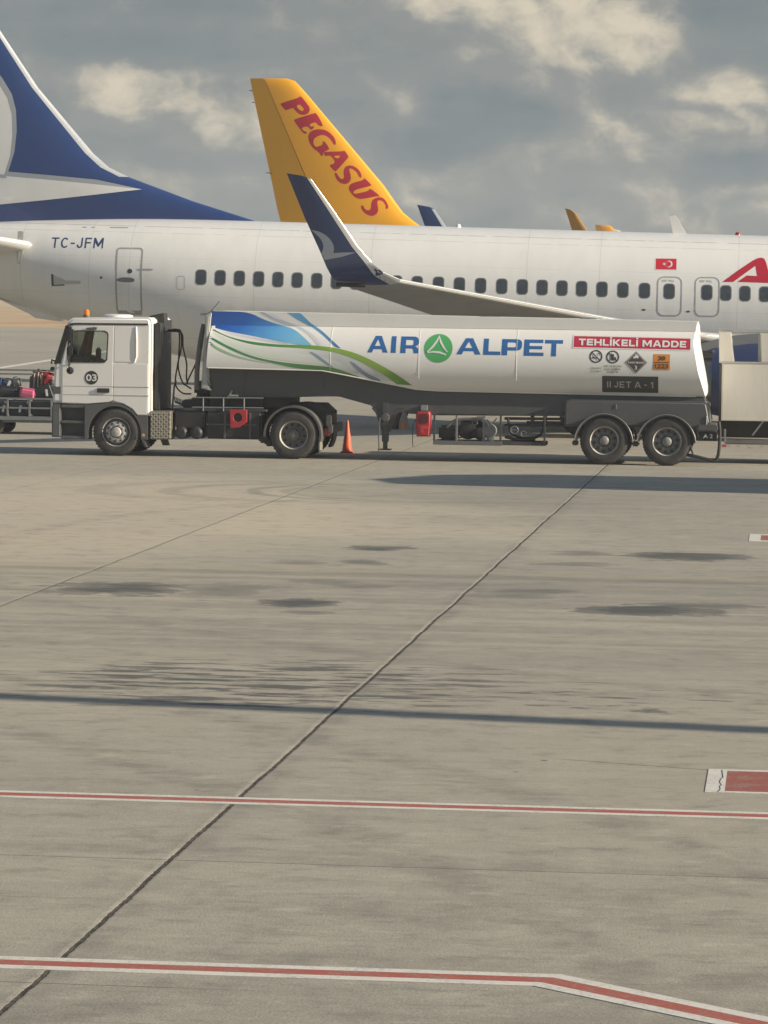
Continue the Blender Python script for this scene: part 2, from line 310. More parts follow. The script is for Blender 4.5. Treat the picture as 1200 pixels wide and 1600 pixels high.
# ------------------------------------------------------------------ mesh helpers
OFF = {}
def off(parent):
    while parent is not None:
        if parent in OFF: return OFF[parent]
        parent = parent.parent
    return Vector((0, 0, 0))
def finish(me, name, mats, parent, smooth=35):
    for mm in (mats if isinstance(mats, (list, tuple)) else [mats]): me.materials.append(mm)
    if smooth:
        me.polygons.foreach_set('use_smooth', [True] * len(me.polygons)); me.set_sharp_from_angle(angle=R(smooth))
    o = bpy.data.objects.new(name, me); COL.objects.link(o)
    if parent is not None: o.parent = parent
    return o
class MB:
    def __init__(s): s.bm = bmesh.new(); s.mi = 0
    def _tag(s, fs):
        for f in fs: f.material_index = s.mi
    def box(s, x0, x1, y0, y1, z0, z1, bev=0.0, seg=2, M=None):
        r = bmesh.ops.create_cube(s.bm, size=1.0)
        vs = r['verts']
        for v in vs: v.co = Vector(((x0 + x1) / 2 + v.co.x * (x1 - x0), (y0 + y1) / 2 + v.co.y * (y1 - y0), (z0 + z1) / 2 + v.co.z * (z1 - z0)))
        if M is not None:
            for v in vs: v.co = M @ v.co
        fs = {f for v in vs for f in v.link_faces}; s._tag(fs)
        if bev:
            es = {e for f in fs for e in f.edges}
            q = bmesh.ops.bevel(s.bm, geom=list(es), offset=bev, segments=seg, affect='EDGES', clamp_overlap=True)
            s._tag(q['faces'])
        return s
    def prism(s, poly, y0, y1, bev=0.0, seg=2):
        a = [s.bm.verts.new((x, y0, z)) for x, z in poly]; b = [s.bm.verts.new((x, y1, z)) for x, z in poly]
        fs = [s.bm.faces.new(a), s.bm.faces.new(b[::-1])]
        n = len(poly)
        for i in range(n): fs.append(s.bm.faces.new((a[i], b[i], b[(i + 1) % n], a[(i + 1) % n])))
        bmesh.ops.recalc_face_normals(s.bm, faces=fs); s._tag(fs)
        if bev:
            es = list({e for f in fs[:2] for e in f.edges})
            q = bmesh.ops.bevel(s.bm, geom=es, offset=bev, segments=seg, affect='EDGES', clamp_overlap=True)
            s._tag(q['faces'])
        return s
    def tube(s, path, r, n=8, caps=True, closed=False):
        path = [Vector(p) for p in path]; rings = []
        N = len(path)
        t0 = None; u = None
        for i, p in enumerate(path):
            if closed: t = path[(i + 1) % N] - path[i - 1]
            else: t = path[min(i + 1, N - 1)] - path[max(i - 1, 0)]
            t.normalize()
            if u is None: u = t.orthogonal().normalized()
            else: u = (u - t * u.dot(t)).normalized()
            v = t.cross(u); rr = r[i] if isinstance(r, (list, tuple)) else r
            rings.append([s.bm.verts.new(p + (u * math.cos(a) + v * math.sin(a)) * rr) for a in (2 * math.pi * k / n for k in range(n))])
        fs = []
        for i in range(N if closed else N - 1):
            a, b = rings[i], rings[(i + 1) % N]
            for k in range(n): fs.append(s.bm.faces.new((a[k], a[(k + 1) % n], b[(k + 1) % n], b[k])))
        if caps and not closed: fs += [s.bm.faces.new(rings[0][::-1]), s.bm.faces.new(rings[-1])]
        s._tag(fs); return s
    def lathe(s, prof, c, axis='y', n=40):
        """prof: (radius, along-axis) pairs"""
        rings = []
        for r, h in prof:
            if r < 1e-6:
                q = (0, h, 0) if axis == 'y' else ((h, 0, 0) if axis == 'x' else (0, 0, h))
                rings.append([s.bm.verts.new(Vector(c) + Vector(q))]); continue
            ring = []
            for k in range(n):
                a = 2 * math.pi * k / n; p, q = r * math.cos(a), r * math.sin(a)
                ring.append(s.bm.verts.new(Vector(c) + Vector({'y': (p, h, q), 'x': (h, p, q), 'z': (p, q, h)}[axis])))
            rings.append(ring)
        fs = []
        for a, b in zip(rings, rings[1:]):
            for k in range(n):
                q = [a[k % len(a)], a[(k + 1) % len(a)], b[(k + 1) % len(b)], b[k % len(b)]]
                q = list(dict.fromkeys(q))
                if len(q) > 2: fs.append(s.bm.faces.new(q))
        s._tag(fs); return s
    def loft(s, rings, caps=True):
        vs = [[s.bm.verts.new(p) for p in r] for r in rings]; fs = []
        n = len(vs[0])
        for a, b in zip(vs, vs[1:]):
            for k in range(n): fs.append(s.bm.faces.new((a[k], a[(k + 1) % n], b[(k + 1) % n], b[k])))
        if caps: fs += [s.bm.faces.new(vs[0][::-1]), s.bm.faces.new(vs[-1])]
        s._tag(fs); return s
    def bvh(s): return BVHTree.FromBMesh(s.bm)
    def build(s, name, mats, parent=None, smooth=35, at=None):
        bmesh.ops.recalc_face_normals(s.bm, faces=s.bm.faces)
        d = Vector(at) if at is not None else off(parent)
        bmesh.ops.translate(s.bm, verts=s.bm.verts, vec=-d)
        me = bpy.data.meshes.new(name); s.bm.to_mesh(me); s.bm.free()
        o = finish(me, name, mats, parent, smooth)
        if at is not None:
            o.location = Vector(at) - off(parent)
        return o
def tag(o, label, cat, group=None):
    o['label'] = label; o['category'] = cat
    if group: o['group'] = group
    return o
def thing(name, label, cat, loc, group=None):
    o = bpy.data.objects.new(name, None); COL.objects.link(o); o.location = loc; o.empty_display_size = 0.3
    OFF[o] = Vector(loc)
    return tag(o, label, cat, group)
def struct(o): o['kind'] = 'structure'; return o
def fill2d(polys=None, text=None, bold=0.0, spacing=1.0):
    """flat filled outline (even-odd holes) or lettering as a bmesh in x,y"""
    if text is not None:
        cu = bpy.data.curves.new('t', 'FONT'); cu.body = text; cu.offset = bold; cu.space_character = spacing; cu.resolution_u = 4
        cu.align_x = 'CENTER'
    else:
        cu = bpy.data.curves.new('t', 'CURVE'); cu.dimensions = '2D'; cu.fill_mode = 'BOTH'
        for p in polys:
            sp = cu.splines.new('POLY'); sp.points.add(len(p) - 1); sp.use_cyclic_u = True
            for q, (x, y) in zip(sp.points, p): q.co = (x, y, 0, 1)
    o = bpy.data.objects.new('t', cu); COL.objects.link(o)
    dg = bpy.context.evaluated_depsgraph_get(); dg.update()
    me = bpy.data.meshes.new_from_object(o.evaluated_get(dg), depsgraph=dg)
    bm = bmesh.new(); bm.from_mesh(me)
    bpy.data.objects.remove(o); bpy.data.curves.remove(cu); bpy.data.meshes.remove(me)
    bmesh.ops.remove_doubles(bm, verts=bm.verts, dist=1e-5)
    return bm
def fit(bm, x0, x1, z0, z1, rot=0.0):
    xs = [v.co.x for v in bm.verts]; ys = [v.co.y for v in bm.verts]
    a, b, c, d = min(xs), max(xs), min(ys), max(ys)
    for v in bm.verts:
        v.co = Vector((x0 + (v.co.x - a) / (b - a) * (x1 - x0), z0 + (v.co.y - c) / (d - c) * (z1 - z0), 0))
    return bm
def decal(name, parent, mt, bm, bvh=None, y=None, cut=0.12, lift=0.006, shift=None, far=False, thick=0.0, cutx=0.0):
    """wrap a flat outline (x,z) on the near side of a surface (ray along +Y) as thin film of its own"""
    xs = [v.co.x for v in bm.verts]; ys = [v.co.y for v in bm.verts]
    if bvh is not None:
        for lo, hi, i, st in ((min(ys), max(ys), 1, cut), (min(xs), max(xs), 0, cutx)):
            if not st: continue
            t = math.ceil(lo / st) * st
            while t < hi:
                co = Vector((0, 0, 0)); co[i] = t; no = Vector((0, 0, 0)); no[i] = 1
                bmesh.ops.bisect_plane(bm, geom=bm.verts[:] + bm.edges[:] + bm.faces[:], dist=1e-5, plane_co=co, plane_no=no)
                t += st
    sg = -1 if not far else 1
    for v in bm.verts:
        x, z = v.co.x, v.co.y
        if bvh is None: v.co = Vector((x, y, z))
        else:
            hit = bvh.ray_cast(Vector((x, sg * 1000.0, z)), Vector((0, -sg, 0)))[0]
            if hit is None:
                hit = bvh.find_nearest(Vector((x, sg * 6.0 + (y or 0), z)))[0]
            v.co = Vector((x, hit.y + sg * lift, z))
    d = off(parent) if shift is None else Vector(shift)
    for v in bm.verts: v.co -= d
    me = bpy.data.meshes.new(name); bm.to_mesh(me); bm.free()
    return finish(me, name, mt, parent, 60)
def ellipse(cx, cz, rx, rz, n=28, a0=0.0, a1=2 * math.pi):
    return [(cx + rx * math.cos(a0 + (a1 - a0) * k / n), cz + rz * math.sin(a0 + (a1 - a0) * k / n)) for k in range(n)]
def rrect(x0, x1, z0, z1, r, n=5):
    out = []
    for cx, cz, a in ((x1 - r, z1 - r, 0), (x0 + r, z1 - r, 90), (x0 + r, z0 + r, 180), (x1 - r, z0 + r, 270)):
        out += [(cx + r * math.cos(R(a + 90 * k / n)), cz + r * math.sin(R(a + 90 * k / n))) for k in range(n + 1)]
    return out
def smoothpoly(p, it=2):
    """Chaikin corner cutting, closed"""
    for _ in range(it):
        q = []
        for a, b in zip(p, p[1:] + p[:1]):
            q += [(a[0] * .75 + b[0] * .25, a[1] * .75 + b[1] * .25), (a[0] * .25 + b[0] * .75, a[1] * .25 + b[1] * .75)]
        p = q
    return p
def smoothkeep(p, keep, it=2):
    """corner cutting that leaves the listed corners sharp"""
    flag = [i in keep for i in range(len(p))]
    for _ in range(it):
        q, f = [], []
        n = len(p)
        for i in range(n):
            a, b, c = p[i - 1], p[i], p[(i + 1) % n]
            if flag[i]: q.append(b); f.append(True)
            else:
                q += [(a[0] * .25 + b[0] * .75, a[1] * .25 + b[1] * .75), (b[0] * .75 + c[0] * .25, b[1] * .75 + c[1] * .25)]; f += [False, False]
        p, flag = q, f
    return p
def copy_tree(o, parent=None):
    c = o.copy(); COL.objects.link(c); c.parent = parent
    for ch in o.children: copy_tree(ch, c)
    return c

def arcpts(cx, cy, rx, ry, a0, a1, n=8):
    return [(cx + rx * math.cos(R(a0 + (a1 - a0) * k / n)), cy + ry * math.sin(R(a0 + (a1 - a0) * k / n))) for k in range(n + 1)]
def glyph(c, t, w):
    """one block capital, one unit high, stroke t, width w"""
    h = t * 0.92; k = min(w * 0.5, 0.42)
    if c == 'T': return [[((w - t) / 2, 0), ((w - t) / 2, 1 - h), (0, 1 - h), (0, 1), (w, 1), (w, 1 - h), ((w + t) / 2, 1 - h), ((w + t) / 2, 0)]]
    if c == 'E': return [[(0, 0), (0, 1), (w, 1), (w, 1 - h), (t, 1 - h), (t, .5 + h / 2), (w * .92, .5 + h / 2), (w * .92, .5 - h / 2), (t, .5 - h / 2), (t, h), (w, h), (w, 0)]]
    if c == 'F': return [[(0, 0), (0, 1), (w, 1), (w, 1 - h), (t, 1 - h), (t, .52 + h / 2), (w * .9, .52 + h / 2), (w * .9, .52 - h / 2), (t, .52 - h / 2), (t, 0)]]
    if c == 'H': return [[(0, 0), (0, 1), (t, 1), (t, .5 + h / 2), (w - t, .5 + h / 2), (w - t, 1), (w, 1), (w, 0), (w - t, 0), (w - t, .5 - h / 2), (t, .5 - h / 2), (t, 0)]]
    if c == 'L': return [[(0, 0), (0, 1), (t, 1), (t, h), (w, h), (w, 0)]]
    if c == 'I': return [[(0, 0), (0, 1), (t, 1), (t, 0)]]
    if c == 'İ': return [[(0, 0), (0, 1), (t, 1), (t, 0)], [(0, 1.12), (0, 1.12 + t * .85), (t, 1.12 + t * .85), (t, 1.12)]]
    if c == 'K': return [[(0, 0), (0, 1), (t, 1), (t, .60), (w - t * 1.3, 1), (w, 1), (w * .50, .55), (w, 0), (w - t * 1.3, 0), (w * .32, .40), (t, .28), (t, 0)]]
    if c == 'M': return [[(0, 0), (0, 1), (t * 1.15, 1), (w / 2, .45), (w - t * 1.15, 1), (w, 1), (w, 0), (w - t, 0), (w - t, .60), (w / 2 + .05, .14), (w / 2 - .05, .14), (t, .60), (t, 0)]]
    if c == 'A': return [[(0, 0), (w / 2 - t * .62, 1), (w / 2 + t * .62, 1), (w, 0), (w - t * 1.12, 0), (w - t * 1.30, .20), (t * 1.30, .20), (t * 1.12, 0)], [(w / 2, .80), (w / 2 - (w / 2 - t * 1.5) * .8, .20 + h * .95), (w / 2 + (w / 2 - t * 1.5) * .8, .20 + h * .95)]]
    if c == 'D': return [[(0, 0), (0, 1)] + arcpts(w - k, .5, k, .5, 90, -90, 12), [(t, h), (t, 1 - h)] + arcpts(w - k, .5, k - t, .5 - h, 90, -90, 12)]
    if c == 'C': return [arcpts(w / 2, .5, w / 2, .5, 42, 318, 18) + arcpts(w / 2, .5, w / 2 - t, .5 - h, 318, 42, 18)]
    if c == 'J': return [[(w - t, 1), (w, 1)] + arcpts(w / 2, .32, w / 2, .32, 0, -180, 10) + [(t, .34)] + arcpts(w / 2, .32, w / 2 - t, .32 - h, -180, 0, 10)]
    if c == '-': return [[(0, .38), (0, .38 + h), (w, .38 + h), (w, .38)]]
    if c == '1': return [[(w - t, 0), (w - t, .70), (w - t * 2.0, .58), (w - t * 2.0, .78), (w - t * .8, 1), (w, 1), (w, 0)]]
    return []
WID = {'T': .82, 'E': .74, 'F': .70, 'H': .86, 'L': .70, 'K': .88, 'M': 1.06, 'A': .98, 'D': .88, 'C': .84, 'J': .62, '-': .42, '1': .46}
def block(text, t=0.2, wk=1.0, gap=0.16, space=0.42):
    polys, x = [], 0.0
    for c in text:
        if c == ' ': x += space; continue
        w = t if c in 'Iİ' else WID[c] * wk
        polys += [[(x + a, b) for a, b in p] for p in glyph(c, t, w)]; x += w + gap
    return fill2d(polys)
# ------------------------------------------------------------------ ground
def sheet(name, quads, mt, z):
    bm = bmesh.new()
    for q in quads: bm.faces.new([bm.verts.new((x, y, z)) for x, y in q])
    bmesh.ops.recalc_face_normals(bm, faces=bm.faces)
    for f in bm.faces:
        if f.normal.z < 0: f.normal_flip()
    if z > 0.001:
        for e in [e for e in bm.edges if e.is_boundary]:
            a_, b_ = e.verts
            bm.faces.new([a_, b_, bm.verts.new((b_.co.x, b_.co.y, 0.0006)), bm.verts.new((a_.co.x, a_.co.y, 0.0006))])
    me = bpy.data.meshes.new(name); bm.to_mesh(me); bm.free()
    return struct(finish(me, name, mt, None, 0))
sheet('grass_field', [[(-6000, -300), (6000, -300), (6000, 9000), (-6000, 9000)]], drygrass(), -0.03)
sheet('apron', [[(-900, -60), (900, -60), (900, 345), (-900, 345)]], concrete(), 0.0)
def strip(pts, o0, o1):
    """band between two sideways offsets along a polyline of ground points"""
    L = []
    n = len(pts)
    for i, p in enumerate(pts):
        p = Vector(p); d0 = (p - Vector(pts[i - 1])).normalized() if i else None
        d1 = (Vector(pts[i + 1]) - p).normalized() if i < n - 1 else None
        nn = [Vector((-d.y, d.x)) for d in (d0, d1) if d is not None]
        b = sum(nn, Vector((0, 0))).normalized(); k = 1 / max(0.3, b.dot(nn[0]))
        L.append((p + b * o0 * k, p + b * o1 * k))
    return [[a[0], a[1], b[1], b[0]] for a, b in zip(L, L[1:])]
far_line = [(-40, 24.12), (6, 24.20)]
near_line = [(-30, 17.85), (-1.16, 18.08), (1.6, 15.72)]
sheet('red_line_marking', strip(far_line, -0.075, 0.075) + strip(near_line, -0.07, 0.07), PR, 0.004)
sheet('white_line_marking', strip(far_line, 0.075, 0.165) + strip(far_line, -0.165, -0.075) + strip(near_line, 0.07, 0.165) + strip(near_line, -0.165, -0.07)
      + [[(-0.52, 25.28), (-0.38, 25.28), (-0.38, 26.55), (-0.52, 26.55)], [(-0.38, 25.28), (4, 25.28), (4, 25.36), (-0.38, 25.36)], [(-0.38, 26.46), (4, 26.46), (4, 26.55), (-0.38, 26.55)],
         [(-0.50, 52.1), (-0.33, 52.1), (-0.33, 53.75), (-0.50, 53.75)], [(-0.33, 52.1), (4, 52.1), (4, 52.35), (-0.33, 52.35)], [(-0.33, 53.5), (4, 53.5), (4, 53.75), (-0.33, 53.75)]]
      + strip([(-36.0, 160), (-42.5, 230)], -0.22, 0.22), PW, 0.004)
sheet('red_block_marking', [[(-0.38, 25.36), (4, 25.36), (4, 26.46), (-0.38, 26.46)], [(-0.33, 52.35), (4, 52.35), (4, 53.5), (-0.33, 53.5)]], PRF, 0.004)
# the crack that runs through the white end of the near red block
cr = [(-0.428, 25.30), (-0.412, 25.45), (-0.42, 25.6), (-0.408, 25.68), (-0.425, 25.83), (-0.418, 26.0), (-0.404, 26.1), (-0.412, 26.3), (-0.42, 26.5)]
sheet('pavement_crack', strip(cr, -0.002, 0.004), mat('crack_black', (0.05, 0.046, 0.04), 0.9), 0.0055)

# ------------------------------------------------------------------ airliners
def lin(tab, x):
    tab = sorted(tab)
    if x <= tab[0][0]: return tab[0][1:]
    for a, b in zip(tab, tab[1:]):
        if x <= b[0]:
            t = (x - a[0]) / (b[0] - a[0]); return tuple(p + (q - p) * t for p, q in zip(a[1:], b[1:]))
    return tab[-1][1:]
def fus_mesh(tab, n=72):
    """tab rows: x, crown z, keel z, half width"""
    tab = sorted(tab); b = MB(); rings = []
    xs = []
    for a, c in zip(tab, tab[1:]):
        k = max(1, int((c[0] - a[0]) / 0.6)) if (c[0] - a[0]) < 6 else 4
        xs += [a[0] + (c[0] - a[0]) * i / k for i in range(k)]
    xs.append(tab[-1][0])
    for x in xs:
        # smooth the station curves a little
        v = [sum(q) / 3 for q in zip(lin(tab, x - 0.7), lin(tab, x), lin(tab, x + 0.7))] if tab[0][0] + 1 < x < tab[-1][0] - 1 else lin(tab, x)
        tp, bt, hw = v; zc = bt + (tp - bt) * 0.52
        rings.append([(x, hw * math.cos(t), zc + ((tp - zc) if math.sin(t) > 0 else (zc - bt)) * math.sin(t)) for t in (2 * math.pi * k / n for k in range(n))])
    return b.loft(rings)
def foil(LE, TE, th, nrm, c0=0.0, c1=1.0, n=10, grow=0.0):
    LE, TE, nrm = Vector(LE), Vector(TE), Vector(nrm).normalized()
    cs = [c0 + (c1 - c0) * (0.5 - 0.5 * math.cos(math.pi * k / n)) for k in range(n + 1)]
    def h(c): return th / 2 * (2.969 * math.sqrt(c) - 1.26 * c - 3.516 * c * c + 2.843 * c ** 3 - 1.0 * c ** 4) / 1.0 + 0.006 + grow
    P = lambda c: LE + (TE - LE) * c
    return [tuple(P(c) + nrm * h(c)) for c in cs[::-1]] + [tuple(P(c) - nrm * h(c)) for c in cs]
def lifting(secs, c0=0.0, c1=1.0, n=10, grow=0.0):
    b = MB(); b.loft([foil(*s, c0=c0, c1=c1, n=n, grow=grow) for s in secs]); return b
def mirror(secs, up=0.0):
    k = lambda y: up * min(1.0, abs(y) / 17.0)
    return [((L[0], -L[1], L[2] + k(L[1])), (T[0], -T[1], T[2] + k(T[1])), t, (N[0], -N[1], N[2])) for L, T, t, N in secs]

def fuselage_paint():
    m, nt, b = newmat('fuselage_white_paint')
    tcn = nt.nodes.new('ShaderNodeTexCoord'); s = nt.nodes.new('ShaderNodeSeparateXYZ'); nt.links.new(tcn.outputs['Object'], s.inputs[0])
    x, y, z = (V(nt, s.outputs[i]) for i in range(3)); pos = tcn.outputs['Object']
    n1 = noise(nt, pos, 0.5, 5.0, 0.6); n2 = noise(nt, vec(nt, x * 2.0, y, z * 0.35), 1.6, 5.0, 0.6)
    c = mix(nt, step(n1 * 0.6 + n2 * 0.4, 0.38, 0.7) * 0.45, (0.80, 0.79, 0.755), (0.68, 0.66, 0.61))
    br = noise(nt, vec(nt, x * 3.0, 0.0, z * 5.0), 1.0, 3.0)
    ln = None
    for zz, wd, a in ((4.96, 0.012, 0.30), (5.13, 0.012, 0.55), (4.30, 0.006, 0.25), (3.32, 0.008, 0.22), (3.05, 0.006, 0.2), (2.2, 0.008, 0.25)):
        k = step(vabs(z - zz), wd, wd * 0.4) * step(br, 0.35, 0.5) * a; ln = k if ln is None else vmax(ln, k)
    for xx in (-9.4, -6.05, -3.0, 1.1, 3.0, 6.6, 9.2, -10.5, -12.4): ln = vmax(ln, step(vabs(x - xx), 0.014, 0.006) * 0.25)
    c = mix(nt, ln, c, (0.28, 0.27, 0.25))
    # hand-sized grime below doors and around the tail
    c = mix(nt, step(n2, 0.52, 0.75) * step(z, 3.4, 1.8) * 0.4, c, (0.42, 0.40, 0.36))
    nt.links.new(c, b.inputs['Base Color'])
    nt.links.new((n1 * 0.2 + 0.22).k, b.inputs['Roughness']); b.inputs['Coat Weight'].default_value = 0.25
    bp = nt.nodes.new('ShaderNodeBump'); bp.inputs['Strength'].default_value = 0.10; bp.inputs['Distance'].default_value = 0.05
    nt.links.new(noise(nt, vec(nt, x * 1.9, y, z * 1.6), 1.0, 2.0).k, bp.inputs['Height']); nt.links.new(bp.outputs[0], b.inputs['Normal'])
    return m
FUSE = fuselage_paint()

def wheel_pair(b, x, y, z, r, wd):
    for s in (-1, 1):
        b.lathe([(r * 0.5, -wd / 2), (r * 0.93, -wd / 2), (r, -wd * 0.3), (r, wd * 0.3), (r * 0.93, wd / 2), (r * 0.5, wd / 2)], (x, y + s * wd * 0.75, z), 'y', 28)

# --- the near white airliner; local frame: origin under its middle, nose slightly low
air = thing('airliner', 'white airliner with navy tail fin standing behind the fuel tanker', 'airliner', (-8.0, 94.48, 0.0))
OFF[air] = Vector((0, 0, 0))             # parts below are given in the aircraft's own frame
air.rotation_euler = (0, 0.0175, 0.021)
def A(X, dy, z): return (X + 8.0 - z * 0.0175 + dy * 0.021, dy, z + (X + 8.0) * 0.0175)
tabA = [(22.7, 2.75, 2.65, 0.05), (22.45, 3.15, 2.2, 0.5), (21.8, 3.7, 1.85, 0.95), (20.8, 4.35, 1.6, 1.35), (19.6, 5.02, 1.45, 1.65), (18.0, 5.33, 1.37, 1.84), (16.5, 5.37, 1.36, 1.88),
        (-6.6, 5.37, 1.36, 1.88), (-8.2, 5.37, 1.66, 1.80), (-10.0, 5.33, 2.17, 1.62), (-11.4, 5.26, 2.58, 1.40), (-13.2, 5.17, 3.07, 1.04), (-15.3, 4.95, 3.85, 0.45), (-15.9, 4.7, 4.2, 0.22)]
fm = fus_mesh(tabA); fb = fm.bvh()
fus = fm.build('fuselage', FUSE, air, 40)
def Az(X, z): return z + (X + 8.0) * 0.0175
def fdecal(name, mt, bm, par=None, cut=0.1, lift=0.004, cutx=0.0):
    """outline given in world x,z"""
    for v in bm.verts: v.co = Vector((v.co.x + 8.0 - v.co.y * 0.0175 - 0.039, Az(v.co.x, v.co.y), 0))
    return decal(name, par or air, mt, bm, fb, cut=cut, lift=lift, cutx=cutx)
# fin, dorsal and rudder
fin_t = [(5.1, -13.3, -22.4, 0.12), (5.49, -14.29, -22.5, 0.30), (5.99, -15.94, -22.7, 0.44), (6.62, -17.69, -22.9, 0.46), (6.87, -18.22, -23.0, 0.46), (7.25, -18.66, -23.1, 0.45),
         (8.98, -20.16, -23.6, 0.38), (10.52, -21.22, -24.05, 0.31), (12.2, -22.38, -24.5, 0.24), (12.45, -22.75, -24.55, 0.12)]
fsecs = [(A(le + 0.05, 0, z), A(te, 0, z + 0.0), th, (0, 1, 0)) for z, le, te, th in fin_t]
fin_t = [(5.0, -13.2, -24.2, 0.12), (5.49, -14.29, -24.25, 0.30), (5.99, -15.94, -24.3, 0.44)] + [(z, le, -24.35 - (z - 6.5) * 0.05, th) for z, le, te, th in fin_t[3:]]
fsecs = [(A(le + 0.05, 0, z), A(te, 0, z + 0.0), th, (0, 1, 0)) for z, le, te, th in fin_t]
HC = [(-22.9 - (z - 5.0) * 0.12 - le) / (te - le) for z, le, te, th in fin_t]
q = MB(); q.loft([foil(*s_, c0=0, c1=c_, n=16) for s_, c_ in zip(fsecs, HC)]); finb = q.bvh(); q.build('tail_fin', NAVY, air)
rb = MB(); rb.loft([foil(*s_, c0=c_ + 0.004, c1=1.0, n=6) for s_, c_ in zip(fsecs, HC)]); rb.build('rudder', NAVY, air)
lifting(fsecs[3:9], 0, 0.035, grow=0.006).build('leading_edge', BARE, air)
BIRD = [(-10.46, 4.94), (-10.27, 4.90), (-10.10, 4.80), (-9.99, 4.66), (-9.96, 4.54), (-9.98, 4.44), (-9.79, 4.455), (-9.48, 4.46), (-9.79, 4.36), (-10.21, 4.28), (-10.25, 4.41), (-10.20, 4.54), (-10.21, 4.66), (-10.29, 4.79)]
def refine_bird(B):
    arc1 = B[0:6]; arc2 = B[10:14] + [B[0]]
    def cr(p):
        out = []
        for i in range(len(p) - 1):
            a, b, c, d = p[max(i - 1, 0)], p[i], p[i + 1], p[min(i + 2, len(p) - 1)]
            for t in (0, .25, .5, .75):
                out.append(tuple(0.5 * (2 * b[k] + (c[k] - a[k]) * t + (2 * a[k] - 5 * b[k] + 4 * c[k] - d[k]) * t * t + (3 * b[k] - a[k] - 3 * c[k] + d[k]) * t ** 3) for k in (0, 1)))
        return out + [p[-1]]
    return cr(arc1) + B[6:10] + cr(arc2)[:-1]
BIRD2 = refine_bird(BIRD)
EMB = [(-22.9, 10.62), (-22.3, 10.25), (-21.6, 9.66), (-21.17, 9.10), (-20.91, 8.68), (-20.79, 8.25), (-20.765, 7.70), (-20.82, 7.15), (-20.99, 6.61), (-19.8, 6.52), (-18.6, 6.42), (-17.25, 6.29), (-18.6, 6.12), (-19.8, 5.98), (-21.15, 5.84), (-22.3, 5.72), (-22.72, 6.6), (-22.55, 7.6), (-22.5, 8.6), (-22.6, 9.6)]
for nm, mt, ox, oz, lf in (('emblem_shadow', GREYM, 0.12, 0.115, 0.005), ('emblem', EMBW, 0.0, 0.0, 0.010)):
    bm = fill2d([[(x + (ox if i not in (11, 12, 13, 14, 15) else 0.0), z + (oz if i not in (11, 12, 13, 14, 15) else 0.0)) for i, (x, z) in enumerate(EMB)]])
    for v in bm.verts: v.co = Vector((v.co.x + 8 - v.co.y * 0.0175, Az(v.co.x, v.co.y), 0))
    decal(nm, air, mt, bm, finb, cut=0.12, lift=lf, cutx=0.25)
bm = fill2d([[(-20.96, 6.64), (-21.6, 6.70), (-22.6, 6.72), (-22.6, 6.60), (-21.6, 6.59), (-20.9, 6.55)]])
for v in bm.verts: v.co = Vector((v.co.x + 8 - v.co.y * 0.0175, Az(v.co.x, v.co.y), 0))
decal('emblem_line', air, GREYM, bm, finb, cut=0.12, lift=0.015, cutx=0.25)
# tailplanes
stab = [(A(-19.95, 0.4, 4.70), A(-23.4, 0.4, 4.62), 0.42, (0, 0, 1)), (A(-20.05, 1.15, 4.75), A(-23.5, 1.15, 4.68), 0.38, (0, 0, 1)), (A(-24.0, 7.2, 5.45), A(-25.4, 7.2, 5.42), 0.14, (0, 0, 1))]
lifting(stab).build('tailplane', WHITE, air); lifting(mirror(stab)).build('tailplane', WHITE, air)
for s in (-1, 1):
    b = MB(); b.box(-20.50 + 8, -20.34 + 8, s * 1.16 - 0.03, s * 1.16 + 0.03, 4.02, 4.90, 0.015); b.build('seal_plate', LINEG, air)
b = MB(); b.prism([(-21.2 + 8, 3.10), (-19.3 + 8, 2.66), (-19.5 + 8, 2.53), (-20.15 + 8, 2.60), (-20.3 + 8, 2.70)], -0.3, 0.3, 0.02); b.build('tail_skid', FUSE, air)
# wings with blended winglets (near side dy < 0)
wing = [(A(1.9, -1.3, 2.28), A(-6.7, -1.3, 1.80), 0.75, (0, 0, 1)), (A(0.9, -1.9, 2.36), A(-6.8, -1.9, 1.90), 0.70, (0, 0, 1)), (A(-1.95, -5.0, 2.62), A(-6.95, -5.0, 2.28), 0.42, (0, 0, 1)),
        (A(-4.25, -8.8, 3.03), A(-7.85, -8.8, 2.86), 0.26, (0, -0.1, 1)), (A(-8.25, -15.6, 3.80), A(-9.72, -15.6, 3.70), 0.16, (0, -0.1, 1)), (A(-8.55, -16.05, 3.86), A(-9.93, -16.05, 3.80), 0.17, (0, -0.25, 1)),
        (A(-8.88, -16.40, 4.02), A(-10.02, -16.40, 3.92), 0.14, (0, -0.6, 0.8)), (A(-9.12, -16.60, 4.25), A(-10.12, -16.60, 4.14), 0.12, (0, -0.9, 0.4)), (A(-9.40, -16.74, 4.58), A(-10.25, -16.74, 4.48), 0.10, (0, -1, 0.25)),
        (A(-9.92, -16.98, 5.36), A(-10.56, -16.98, 5.20), 0.08, (0, -1, 0.22)), (A(-10.40, -17.20, 6.04), A(-10.92, -17.20, 6.12), 0.05, (0, -1, 0.22)), (A(-10.56, -17.22, 6.10), A(-10.94, -17.22, 6.16), 0.03, (0, -1, 0.22))]
